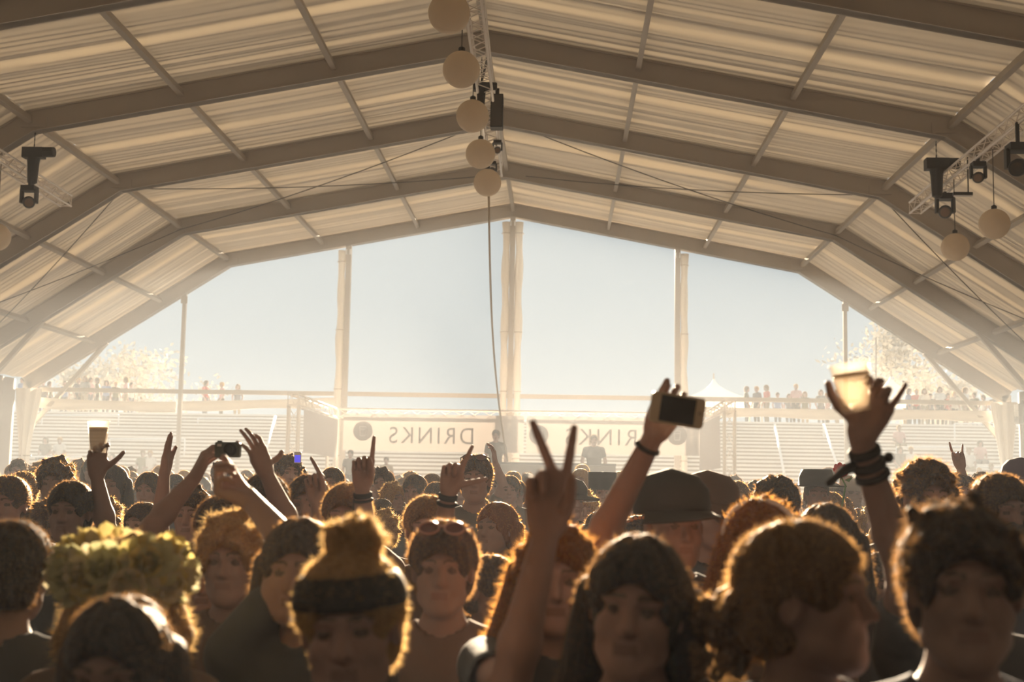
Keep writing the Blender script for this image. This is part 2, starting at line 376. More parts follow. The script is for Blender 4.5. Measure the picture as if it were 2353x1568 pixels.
# ------------------------------------------------------------------ lamps, hoists
LENS = mat('lamp_lens', (.16, .10, .06), .15, .6)
def aim_R(d, roll=(0, 0, 1)):
    """rotation whose local -z points along d"""
    d = np.array(d, float); d /= np.linalg.norm(d); z = -d; x = np.cross(roll, z); x /= np.linalg.norm(x); y = np.cross(z, x)
    return np.stack([x, y, z], 1)
SPOT_W = 1.0
def moving_head(c, top, aim, lab, s=1.0, power=0, spread=22):
    c = np.array(c, float); root = empty('stage_lamp', c); tag(root, lab, 'stage lamp', 'stage lamps hung on the trusses')
    base = MB().box((0, 0, .26 * s), (.26 * s, .24 * s, .10 * s)); base.build('base', BLACK, root)
    MB().box((0, 0, (.31 * s + top - c[2]) / 2), (.05, .05, max(.02, top - c[2] - .31 * s))).build('clamp', BLACK, root)
    for sx in (-1, 1): MB().beam((sx * .14 * s, 0, .24 * s), (sx * .14 * s, 0, -.02 * s), .05 * s, .10 * s, (0, 1, 0)).build('yoke_arm', BLACK, root)
    d = np.array(aim, float) - c; d /= np.linalg.norm(d); R = aim_R(d)
    hd = MB().lathe([(.05 * s, .20 * s), (.10 * s, .17 * s), (.115 * s, .05 * s), (.115 * s, -.10 * s), (.10 * s, -.19 * s), (.085 * s, -.19 * s)], 20, R=R).build('lamp_head', BLACK, root, smooth=False)
    MB().lathe([(.02, .0), (.088 * s, .0), (.08 * s, -.012)], 20, c=tuple(d * .18 * s), R=R).build('lens', LENS, root)
    if power:
        l = bpy.data.lights.new('stage_lamp_light', 'SPOT'); l.energy = power; l.color = (1.0, .56, .20); l.spot_size = math.radians(spread); l.spot_blend = .5; l.shadow_soft_size = .08
        lo = bpy.data.objects.new('stage_lamp_light', l); COL.objects.link(lo); lo.parent = root; lo.location = tuple(d * .24 * s)
        lo.rotation_euler = Vector(d).to_track_quat('-Z', 'Y').to_euler()
def hoist(c, top, lab, s=1.0):
    root = empty('chain_hoist', c); tag(root, lab, 'hoist', 'chain hoists holding the trusses')
    MB().box((0, 0, 0), (.40 * s, .2 * s, .2 * s)).build('motor', BLACK, root)
    MB().lathe([(.09 * s, -.14 * s), (.1 * s, -.12 * s), (.1 * s, .12 * s), (.09 * s, .14 * s)], 16, c=(.26 * s, 0, .02 * s), R=[[0, 0, 1], [0, 1, 0], [-1, 0, 0]]).build('motor_end', BLACK, root)
    MB().lathe([(.03, -.62 * s), (.09 * s, -.58 * s), (.11 * s, -.2 * s), (.13 * s, -.08 * s)], 14).build('chain_bag', BLACK, root)
    m = MB(); L = top - c[2]
    for i in range(max(2, int(L / .05))): m.box((0, 0, .1 * s + i * L / max(2, int(L / .05))), (.022 if i % 2 else .008, .008 if i % 2 else .022, .05))
    m.build('chain', BLACK, root)
AIM = (1.5, 3.5, 1.5)
zt = RT_A[2]
hoist(pix(78, 352, FR[3]), KNEE_Z - .02, 'black chain hoist above the left truss end')
hoist(pix(2152, 378, FR[3]), KNEE_Z - .12, 'black chain hoist above the right truss end', 1.05)
hoist(pix(1106, 200, 20.0), pix(1128, 135, 20.0)[2], 'black chain hoist on the ridge truss between globes', .62)
a = pix(1106, 190, 20.0); b = np.array([0.05, FR[3] + .0, APEX_Z - .02]); o = MB().tube([a, b], .022, 8).build('lifting_sling', BLACK); tag(o, 'dark sling from the ridge truss hoist to the arch', 'sling')
moving_head(pix(66, 465, 24.0), LT_A[2] - .13, (0.6, 4.0, 1.5), 'black stage lamp under the left truss', 1.0, 0, 26)
moving_head(pix(2172, 487, 24.6), RT_A[2] - .13, (2.2, 3.6, 1.5), 'black stage lamp nearest the right truss end', 1.1, 0, 26)
moving_head(pix(2248, 408, 22.3), RT_A[2] - .02, (1.5, 3.0, 1.5), 'black stage lamp under the middle of the right truss', .85, 0, 26)
moving_head(pix(2340, 385, 20.2), RT_A[2] - .05, (1.2, 5.0, 1.5), 'black stage lamp at the right picture edge', 1.2, 0, 30)
o = MB().box((0, 0, 0), (.34, .08, .06)).build('light_bar', BLACK, loc=tuple(pix(2212, 446, 23.2))); tag(o, 'slim light bar below the right truss', 'light bar')
MB().box((0, -.02, -.04), (.32, .05, .02)).build('diffuser', RAILM, o); MB().box((.1, 0, .35), (.02, .02, .65)).build('hanger', BLACK, o)
def speaker(c, w, h, lab):
    r = empty('loudspeaker', c); tag(r, lab, 'loudspeaker')
    m = MB(); n = 3
    for i in range(n): m.box((0, 0, h / 2 - h * (i + .5) / n), (w, w * 1.1, h / n * .94))
    m.build('cabinet', BLACK, r); MB().box((0, -w * .56, 0), (w * .86, .02, h * .92)).build('grille', CABLE, r)
    MB().box((0, 0, h / 2 + .05), (.06, .06, .12)).build('bracket', BLACK, r)
speaker(pix(1142, 258, 20.5), .2, .56, 'black loudspeaker column beside the ridge truss')
speaker(pix(2349, 952, 36.0), .32, .55, 'black loudspeaker on the right corner post')
moving_head(pix(1143, 345, 22.6), pix(1143, 322, 22.6)[2], (1.0, 3.0, 1.5), 'small black stage lamp on the ridge truss', .55)
moving_head(pix(1131, 392, 24.2), pix(1131, 372, 24.2)[2], (.6, 6.0, 1.5), 'small black stage lamp behind the smallest globe', .55)

# ------------------------------------------------------------------ mixing position with its truss frame and banner
zb = pix(675, 905, 31.0)[2] - .145
FL, FRt = pix(676, 920, 31.0), pix(1676, 925, 31.0)
BL, BR = pix(765, 950, 36.2), pix(1622, 955, 36.2)
RZ = 1.25
foh = empty('truss_frame', (0, 31, 0)); tag(foh, 'silver box truss frame standing around the mixing position', 'truss')
def sub_truss(nm, a, b):
    o = np.array([0, 31.0, 0]); return truss(nm, np.array(a) - o, np.array(b) - o, .29, None, None, parent=foh, pitch=.4, rc=.025, rl=.010)
for q in (FL, BL, FRt, BR): sub_truss('tower', (q[0], q[1], 0.02), (q[0], q[1], zb - .145))
sub_truss('side_beam', (FL[0], FL[1] - .145, zb), (BL[0], BL[1] + .145, zb)); sub_truss('side_beam', (FRt[0], FRt[1] - .145, zb), (BR[0], BR[1] + .145, zb))
sub_truss('back_beam', (BL[0] + .145, BL[1], zb), (BR[0] - .145, BR[1], zb))
BAN = mat('banner_cloth', (.55, .50, .49), .8, .15, trans=.06, tcol=(.85, .78, .76))
INK = mat('banner_print', (.36, .31, .30), .8, .15, trans=.04)
zt, zb2 = pix(1200, 957, 36.1)[2], pix(1200, 1042, 36.1)[2]
xl, xr = pix(790, 1000, 36.1)[0], pix(1628, 1000, 36.1)[0]
def sheet(name, p0, p1, z0, z1, lab, n=40):
    r = empty(name, ((p0[0] + p1[0]) / 2, (p0[1] + p1[1]) / 2, 0)); tag(r, lab, 'banner', 'cloth sheets on the mixing position truss')
    vs, fs = [], []; d = np.array(p1) - np.array(p0); L = np.linalg.norm(d); d = d / L; nrm = np.array([d[1], -d[0]])
    for i in range(n + 1):
        for j in range(5):
            w = .018 * math.sin(i * .9 + j * .5) * (j / 4)
            q = d * (i / n - .5) * L + nrm * w
            vs.append((q[0], q[1], z1 + (z0 - z1) * j / 4))
    fs = [(i * 5 + j, i * 5 + j + 1, (i + 1) * 5 + j + 1, (i + 1) * 5 + j) for i in range(n) for j in range(4)]
    MB().add(vs, fs).build('cloth', BAN, r, smooth=True); return r
xm = pix(1208, 1000, 36.1)[0]
YB = 36.0
ban1 = sheet('banner', (xl, YB), (xm - .05, YB), zb2, zt, 'translucent banner with mirrored DRINKS lettering at left', 30)
ban2 = sheet('banner', (xm + .02, YB), (xr, YB), zb2, zt, 'translucent banner with mirrored DRINKS lettering at right', 30)
sheet('side_sheet', (FL[0] + .2, FL[1] + .2), (BL[0] + .2, BL[1] - .3), pix(720, 1045, 33)[2], zb - .2, 'plain white sheet on the left side of truss frame', 16)
sheet('side_sheet', (FRt[0] - .2, FRt[1] + .2), (BR[0] - .2, BR[1] - .3), pix(1650, 1080, 33)[2], zb - .2, 'plain white sheet on the right side of truss frame', 16)
def lettering(txt, u0, u1, v0, v1, par):
    c = bpy.data.curves.new('lettering', 'FONT'); c.body = txt; c.size = 1.0; c.extrude = .004; c.space_character = 1.25
    t = bpy.data.objects.new('tmp_text', c); COL.objects.link(t)
    me = bpy.data.meshes.new_from_object(t.evaluated_get(bpy.context.evaluated_depsgraph_get())); bpy.data.objects.remove(t)
    co = np.zeros(len(me.vertices) * 3); me.vertices.foreach_get('co', co); co = co.reshape(-1, 3)
    lo, hi = co.min(0), co.max(0); A, B = pix(u0, v0, YB - .03), pix(u1, v1, YB - .03)
    x = (co[:, 0] - lo[0]) / (hi[0] - lo[0]); z = (co[:, 1] - lo[1]) / (hi[1] - lo[1])
    new = np.stack([B[0] + (A[0] - B[0]) * x, YB - .03 + co[:, 2], B[2] + (A[2] - B[2]) * z], 1) - np.array(par.location)
    me.vertices.foreach_set('co', new.ravel()); me.update(); me.materials.clear(); me.materials.append(INK)
    o = bpy.data.objects.new('lettering', me); COL.objects.link(o); o.parent = par; o['label'] = 'mirrored print reading ' + txt
lettering('DRINKS', 895, 1087, 981, 1022, ban1); lettering('DRINKS', 1300, 1508, 985, 1026, ban2)
def icon(u, v, par):
    p = pix(u, v, YB - .03) - np.array(par.location); R = [[1, 0, 0], [0, 0, 1], [0, -1, 0]]
    d = MB().lathe([(.27, -.004), (.27, .004)], 32, c=p, R=R).build('cup_emblem', INK, par)
    m = MB()
    for a, b in (((-.07, -.13), (.07, -.13)), ((-.07, -.13), (-.09, .12)), ((.07, -.13), (.09, .12)), ((-.09, .12), (.09, .12)), ((-.085, .05), (.085, .05))):
        m.beam((p[0] + a[0], p[1] - .012, p[2] + a[1]), (p[0] + b[0], p[1] - .012, p[2] + b[1]), .028, .010, (0, 1, 0))
    m.build('cup_outline', BAN, d)
icon(834, 991, ban1); icon(1238, 1000, ban2); icon(1556, 1001, ban2)
rz = MB().box(((FL[0] + FRt[0]) / 2, 32.7, RZ / 2), (FRt[0] - FL[0] - .6, 6.2, RZ)).build('riser_platform', mat('platform_black', (.07, .065, .06), .8)); tag(rz, 'dark raised platform of the mixing position', 'platform')
d0, d1 = pix(1150, 1062, 29.9), pix(1415, 1062, 29.9)
dk = empty('mixing_desk', ((d0[0] + d1[0]) / 2, 30.0, RZ)); tag(dk, 'dark mixing desk in front of the two technicians', 'desk')
hh = d0[2] - RZ; ww = d1[0] - d0[0]
MB().box((0, 0, hh - .03), (ww, .6, .05)).build('desk_top', BLACK, dk)
MB().box((0, -.28, (hh - .06) / 2), (ww - .02, .03, hh - .06)).build('front_panel', mat('desk_cloth', (.22, .20, .18), .9), dk)
for s in (-1, 1): MB().box((s * (ww / 2 - .05), .05, (hh - .06) / 2), (.06, .5, hh - .06)).build('leg', BLACK, dk)
MB().box((ww * .32, .1, hh + .05), (.3, .03, .16)).build('screen', BLACK, dk)

# ------------------------------------------------------------------ terrace outside, rails, marquees, trees
TY0, NS, RISE, RUN = 44.0, 29, .168, .5
terr = empty('terrace', (0, TY0, 0)); tag(terr, 'concrete stepped terrace rising behind the open tent end', 'terrace')
for i in range(NS):
    m = MB().box((2, RUN * (i + .5) + .10, RISE * (i + .5) - .04), (64, RUN - .0, RISE - .08)); m.box((2, RUN * i + .34, RISE * (i + 1) - .045), (64, RUN + .26, .085), mi=1)
    m.build('step', [RISER_SHADE, NOSE], terr)
TOPZ = RISE * NS
MB().box((2, NS * RUN + 8.35, TOPZ - .1), (64, 16, .2)).build('top_walk', NOSE, terr)
def tz(D): return min(NS, max(0, int((D - TY0 - .15) / RUN) + 1)) * RISE
def railing(pts, posts, lab, r=.035):
    p0 = np.array(pts[0]); root = empty('handrail', p0); tag(root, lab, 'handrail', 'white handrails on the terrace')
    MB().tube([np.array(p) - p0 for p in pts], r, 8).build('rail', RAILM, root, smooth=True)
    for p in posts:
        p = np.array(p); zb = tz(p[1]); MB().tube([p - p0, np.array([p[0], p[1], zb]) - p0], r, 8).build('post', RAILM, root, smooth=True)
def hr(u0, u1, v, D, lab):
    a, b = pix(u0, v, D), pix(u1, v, D); railing([a, b], [a, b], lab)
hr(97, 273, 954, 56.2, 'white handrail at the upper left of the terrace'); hr(252, 425, 1009, 52.6, 'white handrail at the middle left of terrace')
hr(40, 187, 1050, 50.6, 'white handrail low at the far left'); hr(455, 632, 962, 57.0, 'white handrail left of the truss tower')
hr(2193, 2312, 974, 56.0, 'white handrail at the upper right of terrace'); hr(2060, 2217, 1028, 52.6, 'white handrail behind the seated group at right'); hr(2245, 2310, 1074, 50.0, 'white handrail low at the far right')
for (u0, v0, u1, v1, lab) in ((632, 970, 598, 1085, 'sloping white stair rail left of the truss tower'), (1780, 985, 1802, 1090, 'sloping white stair rail right of truss tower'), (1893, 985, 1930, 1090, 'sloping white stair rail left of the raised cup arm')):
    a, b = pix(u0, v0, 56.5), pix(u1, v1, 49.0); a[2] = max(a[2], tz(a[1]) + .5); b[2] = max(b[2], tz(b[1]) + .35); railing([a, b], [a, b], lab, .05)
MARQ = mat('marquee_white', (.85, .84, .82), .8, .2, trans=.3)
def marquee(u, v, D, lab, s=3.0):
    p = pix(u, v, D); r = empty('marquee', (p[0], D, TOPZ)); tag(r, lab, 'marquee', 'white pagoda marquees behind the terrace'); H = p[2] - TOPZ
    vs, n, m = [], 4, 9; base = H - 3.4 if H > 5 else H * .5
    for j in range(m + 1):
        t = j / m; w = s * (1 - t) ** 1.7 + .04; z = base + (H - base) * t
        for k in range(4): vs.append((w * (1 if k in (0, 3) else -1), w * (1 if k < 2 else -1), z))
    MB().add(vs, [(j * 4 + k, j * 4 + (k + 1) % 4, (j + 1) * 4 + (k + 1) % 4, (j + 1) * 4 + k) for j in range(m) for k in range(4)]).build('canopy', MARQ, r)
    for k in range(4): MB().beam((s * .97 * (1 if k in (0, 3) else -1), s * .97 * (1 if k < 2 else -1), 0.02), (s * .97 * (1 if k in (0, 3) else -1), s * .97 * (1 if k < 2 else -1), base), .08, .08).build('pole', ALU, r)
    MB().tube([(0, 0, base), (0, 0, H + .3)], .04, 6).build('mast', ALU, r)
marquee(2047, 866, 66.5, 'white pointed marquee roof right of the raised cup', 2.0); marquee(1640, 872, 67.5, 'faint pointed marquee roof right of the right column', 2.2)
LEAF = mat('hazed_leaves', (.52, .50, .46), .9, .05, 0, .2, 3); BARK = mat('tree_bark', (.2, .15, .1), .9)  # leaf colour paled to stand in for distance haze
def tree(u, v, D, rad, lab, seed):
    g = np.random.default_rng(seed); p = pix(u, v, D); r = empty('tree', (p[0], D, -.01)); tag(r, lab, 'tree', 'hazy trees beyond the terrace'); h = p[2]
    MB().tube([(0, 0, 0), (.1, 0, h * .4), (0, .1, h * .7)], [.3, .22, .1], 10).build('trunk', BARK, r, smooth=True)
    m = MB()
    cl = [(g.normal(0, rad * .42), g.normal(0, rad * .4), h - rad * .9 + g.uniform(-.75, .75) * rad) for _ in range(26)]
    for c in cl:
        for _ in range(90):
            q = np.array(c) + g.normal(0, rad * .17, 3); n = g.normal(0, 1, 3); n /= np.linalg.norm(n); t = np.cross(n, g.normal(0, 1, 3)); t /= np.linalg.norm(t); b = np.cross(n, t); w = g.uniform(.12, .26)
            m.add([q - t * w, q - b * w * .5, q + t * w, q + b * w * .5], [(0, 1, 2, 3)])
    m.build('foliage', LEAF, r)['kind'] = 'stuff'
tree(2075, 735, 84, 3.6, 'hazy tall tree right of the raised cup', 1); tree(2190, 850, 86, 2.6, 'hazy low tree far right behind the terrace', 2); tree(330, 800, 88, 3.4, 'hazy tree at the left behind the terrace', 3); tree(180, 850, 85, 2.4, 'hazy low tree at the far left', 4)
q0 = pix(2012, 955, 64); o = MB().tube([(q0[0], 64, TOPZ), pix(2013, 775, 64)], .04, 8).build('flagpole', ALU, smooth=True); tag(o, 'thin pale pole rising behind the terrace', 'pole')

# ------------------------------------------------------------------ haze
hz = bpy.data.materials.new('warm_haze'); hz.use_nodes = True; nt = hz.node_tree; nt.nodes.remove(nt.nodes['Principled BSDF'])
vol = nt.nodes.new('ShaderNodeVolumeScatter'); vol.inputs['Color'].default_value = (.76, .86, 1.0, 1); vol.inputs['Anisotropy'].default_value = -0.1
vol.inputs['Density'].default_value = 0.0060
nt.links.new(vol.outputs[0], nt.nodes['Material Output'].inputs['Volume'])
haze = MB().box((0, (GY + 1.4 - 5.9) / 2, 5.4), (2 * EAVE_X + .3, GY + 1.4 + 5.9, 10.7)).build('haze', hz); tag(haze, 'warm dusty haze filling the tent', 'haze', kind='stuff'); haze.display_type = 'WIRE'
hz2 = hz.copy(); hz2.name = 'low_smoke'; hz2.node_tree.nodes['Volume Scatter'].inputs['Density'].default_value = 0.0075
smoke = MB().box((0, 25.5, 1.86), (2 * EAVE_X - .6, 25.0, 3.6)).build('smoke_bank', hz2); tag(smoke, 'low bank of smoke hanging over the back of the crowd', 'smoke', kind='stuff'); smoke.display_type = 'WIRE'

# ------------------------------------------------------------------ people: a small distance-field modeller
def axis(lo, hi, coarse, fines):
    out = [lo]
    while out[-1] < hi:
        p = out[-1]; st = coarse
        for a, b, s in fines:
            if a - 1e-6 <= p < b: st = min(st, s)
            elif p < a < p + st: st = max(a - p, .002)
        out.append(p + st)
    return np.array(out, np.float32)
class Field:
    def __init__(s, ax, ay, az): s.a = (ax, ay, az); s.d = np.full((len(ax), len(ay), len(az)), 9.0, np.float32)
    def blk(s, lo, hi):
        sl, g = [], []
        for k in range(3):
            i = max(0, np.searchsorted(s.a[k], lo[k]) - 2); j = min(len(s.a[k]), np.searchsorted(s.a[k], hi[k]) + 2); sl.append(slice(i, j)); g.append(s.a[k][i:j])
        return tuple(sl), g[0][:, None, None], g[1][None, :, None], g[2][None, None, :]
    def put(s, sl, v, k):
        sub = s.d[sl]
        if k <= 0: s.d[sl] = np.minimum(sub, v); return
        h = np.clip(.5 + .5 * (sub - v) / k, 0, 1); s.d[sl] = sub * (1 - h) + v * h - k * h * (1 - h)
    def cone(s, a, b, ra, rb, k=.02, sub=False):
        a = np.asarray(a, float); b = np.asarray(b, float); m = max(ra, rb) + k + .03
        sl, X, Y, Z = s.blk(np.minimum(a, b) - m, np.maximum(a, b) + m)
        if s.d[sl].size == 0: return
        d = b - a; L = max(1e-9, float(d @ d))
        t = np.clip(((X - a[0]) * d[0] + (Y - a[1]) * d[1] + (Z - a[2]) * d[2]) / L, 0, 1)
        v = np.sqrt((X - a[0] - t * d[0]) ** 2 + (Y - a[1] - t * d[1]) ** 2 + (Z - a[2] - t * d[2]) ** 2) - (ra + (rb - ra) * t)
        s.cut(sl, v, k) if sub else s.put(sl, v, k)
    def ell(s, c, r, R=None, k=.02, sub=False):
        c = np.asarray(c, float); r = np.asarray(r, float); m = r.max() + k + .03
        sl, X, Y, Z = s.blk(c - m, c + m)
        if s.d[sl].size == 0: return
        x, y, z = X - c[0], Y - c[1], Z - c[2]
        if R is not None:
            Q = np.asarray(R).T; x, y, z = Q[0, 0] * x + Q[0, 1] * y + Q[0, 2] * z, Q[1, 0] * x + Q[1, 1] * y + Q[1, 2] * z, Q[2, 0] * x + Q[2, 1] * y + Q[2, 2] * z
        k0 = np.sqrt((x / r[0]) ** 2 + (y / r[1]) ** 2 + (z / r[2]) ** 2); k1 = np.sqrt((x / r[0] ** 2) ** 2 + (y / r[1] ** 2) ** 2 + (z / r[2] ** 2) ** 2) + 1e-6
        v = k0 * (k0 - 1) / k1
        s.cut(sl, v, k) if sub else s.put(sl, v, k)
    def cut(s, sl, v, k):
        sub = s.d[sl]; h = np.clip(.5 - .5 * (sub + v) / k, 0, 1); s.d[sl] = sub * (1 - h) - v * h + k * h * (1 - h)
    def below(s, z0, k=.02):
        """remove everything under z0"""
        v = (s.a[2] - z0)[None, None, :] + 0 * s.d; s.cut((slice(None),) * 3, v, k)
    def surf(s):
        d = s.d; nx, ny, nz = d.shape; ins = d < 0
        c = np.zeros((nx - 1, ny - 1, nz - 1), np.int8)
        for i in (0, 1):
            for j in (0, 1):
                for k in (0, 1): c += ins[i:nx - 1 + i, j:ny - 1 + j, k:nz - 1 + k]
        act = np.argwhere((c > 0) & (c < 8)); idx = np.full(c.shape, -1, np.int32); idx[tuple(act.T)] = np.arange(len(act))
        P = np.zeros((len(act), 3)); N = np.zeros(len(act)); ax = s.a
        E = [((i, j, k), e) for e in range(3) for i in (0, 1) for j in (0, 1) for k in (0, 1) if (i, j, k)[e] == 0]
        for (o, e) in E:
            p = act + np.array(o); q = p.copy(); q[:, e] += 1
            da = d[tuple(p.T)]; db = d[tuple(q.T)]; m = (da < 0) != (db < 0)
            t = np.where(m, da / np.where(m, da - db, 1), 0)
            pos = np.stack([ax[k][p[:, k]] for k in range(3)], 1); pos[:, e] += t * (ax[e][q[:, e]] - ax[e][p[:, e]])
            P[m] += pos[m]; N[m] += 1
        P /= N[:, None]
        Q = []
        for e in range(3):
            a = [slice(None)] * 3; b = [slice(None)] * 3; a[e] = slice(0, -1); b[e] = slice(1, None)
            ch = ins[tuple(a)] != ins[tuple(b)]; g = np.argwhere(ch)
            u, w = (e + 1) % 3, (e + 2) % 3
            ok = (g[:, u] > 0) & (g[:, w] > 0) & (g[:, u] < d.shape[u] - 1) & (g[:, w] < d.shape[w] - 1); g = g[ok]
            def at(du, dw): h = g.copy(); h[:, u] -= du; h[:, w] -= dw; return idx[tuple(h.T)]
            f = np.stack([at(0, 0), at(1, 0), at(1, 1), at(0, 1)], 1)
            flip = ~ins[tuple(g.T)]; f[flip] = f[flip][:, ::-1]; Q.append(f)
        return P, np.concatenate(Q)
def np_mesh(name, P, Q, smooth=True, T=None):
    """mesh from quads Q and triangles T (triangles get material 1)"""
    me = bpy.data.meshes.new(name); nt3 = 0 if T is None else len(T)
    me.vertices.add(len(P)); me.vertices.foreach_set('co', np.ascontiguousarray(P, np.float32).ravel())
    li = Q.ravel() if nt3 == 0 else np.concatenate([Q.ravel(), T.ravel()]); me.loops.add(len(li)); me.loops.foreach_set('vertex_index', li.astype(np.int32))
    st = np.arange(len(Q)) * 4
    if nt3: st = np.concatenate([st, len(Q) * 4 + np.arange(nt3) * 3])
    me.polygons.add(len(st)); me.polygons.foreach_set('loop_start', st.astype(np.int32))
    if nt3: me.polygons.foreach_set('material_index', np.concatenate([np.zeros(len(Q)), np.ones(nt3)]).astype(np.int32))
    me.update(calc_edges=True); me.validate()
    if smooth: me.polygons.foreach_set('use_smooth', np.ones(len(me.polygons), bool))
    return me
def rotm(yaw=0, pitch=0, roll=0):
    return np.array((Matrix.Rotation(yaw, 3, 'Z') @ Matrix.Rotation(pitch, 3, 'X') @ Matrix.Rotation(roll, 3, 'Y')))
HEAD_C = np.array([0, -.02, 1.635])                           # centre of the head of a 1.75 m person who faces -y

def head_prims(F, c, R, wide=1.0, k=.018):
    def W(p): return c + R @ (np.array(p) * np.array([wide, 1, 1]))
    F.ell(W((0, .012, .028)), (.074 * wide, .094, .087), R, k)
    F.ell(W((0, -.028, -.045)), (.058 * wide, .062, .070), R, .03)
    F.cone(W((0, -.062, -.092)), W((0, -.064, -.096)), .021, .021, .03)
    for s in (-1, 1):
        F.cone(W((s * .048, -.02, -.07)), W((s * .018, -.062, -.096)), .016, .016, .03)          # jaw line
        F.cone(W((s * .036, -.066, -.022)), W((s * .045, -.05, -.03)), .017, .017, .025)          # cheeks
        F.cone(W((s * .012, -.086, .028)), W((s * .048, -.068, .026)), .010, .009, .018)          # brows
    for s in (-1, 1): F.ell(W((s * .031, -.098, .006)), (.018, .016, .012), R, .012, sub=True)     # eye sockets
    for s in (-1, 1): F.ell(W((s * .031, -.072, .006)), (.0125, .0125, .0125), R, .003)
    F.cone(W((0, -.083, .016)), W((0, -.105, -.026)), .007, .0115, .014)
    for s in (-1, 1): F.cone(W((s * .008, -.092, -.03)), W((s * .011, -.09, -.03)), .007, .007, .008)
    F.cone(W((-.021, -.083, -.055)), W((.021, -.083, -.055)), .0065, .0065, .008)
    F.cone(W((-.017, -.083, -.066)), W((.017, -.083, -.066)), .0075, .0075, .008)
    F.ell(W((0, -.097, -.0605)), (.024, .006, .003), R, .004, sub=True)
    for s in (-1, 1):
        F.ell(W((s * .077, .012, -.004)), (.010, .022, .032), R @ rotm(s * .25, .15), .012)
        F.ell(W((s * .088, .006, -.002)), (.006, .010, .015), R @ rotm(s * .25, .15), .006, sub=True)

def hand_prims(F, w, f, n, side, curl=((0, 0, 0),) * 4, spread=(.12, .02, -.06, -.16), thumb=(.7, .5, .2), s=1.0, tcurl=(.2, .3)):
    """hand at wrist w: f towards the fingers, n out of the palm, side +-1 puts the thumb along side * (f x n)"""
    f = np.array(f, float); f /= np.linalg.norm(f); n = np.array(n, float); n -= f * (n @ f); n /= np.linalg.norm(n); t = np.cross(f, n) * side
    P = lambda a, b, c: w + (f * a + t * b + n * c) * s
    ks = [(.094, .031), (.098, .0105), (.094, -.0105), (.084, -.0295)]; ws = (.018, .006, -.006, -.017)
    for (a, b), q in zip(ks, ws): F.cone(P(.012, q, 0), P(a, b, 0), .0165 * s, .0125 * s, .014)
    F.cone(P(.02, .018, .006), P(.058, .034, .010), .017 * s, .014 * s, .014)
    F.cone(P(.02, -.018, .006), P(.06, -.026, .008), .014 * s, .013 * s, .014)
    Ls = ((.044, .026, .021), (.049, .030, .022), (.045, .028, .021), (.035, .021, .018))
    def rotv(v, ax, an): return v * math.cos(an) + np.cross(ax, v) * math.sin(an) + ax * (ax @ v) * (1 - math.cos(an))
    for i in range(4):
        p = P(*ks[i], 0); d = f * math.cos(spread[i]) + t * math.sin(spread[i]); hinge = np.cross(d, n); r = (.0098, .010, .0096, .0084)[i] * s; an = 0
        for j in range(3):
            an += curl[i][j]; dd = d * math.cos(an) + n * math.sin(an); q = p + dd * Ls[i][j] * s
            F.cone(p, q, r, r * .88, .003 if j else .006); p = q; r *= .88
    p = P(.032, .030, .006); th = t * thumb[0] + f * thumb[1] + n * thumb[2]; th /= np.linalg.norm(th); r = .0135 * s
    bend = f * .6 + n * .5 - t * .3
    for j, L in enumerate((.046, .034, .027)):
        if j: th = th + bend * tcurl[min(j - 1, 1)]; th /= np.linalg.norm(th)
        q = p + th * L * s; F.cone(p, q, r, r * .86, .008 if j == 0 else .003); p = q; r *= .87

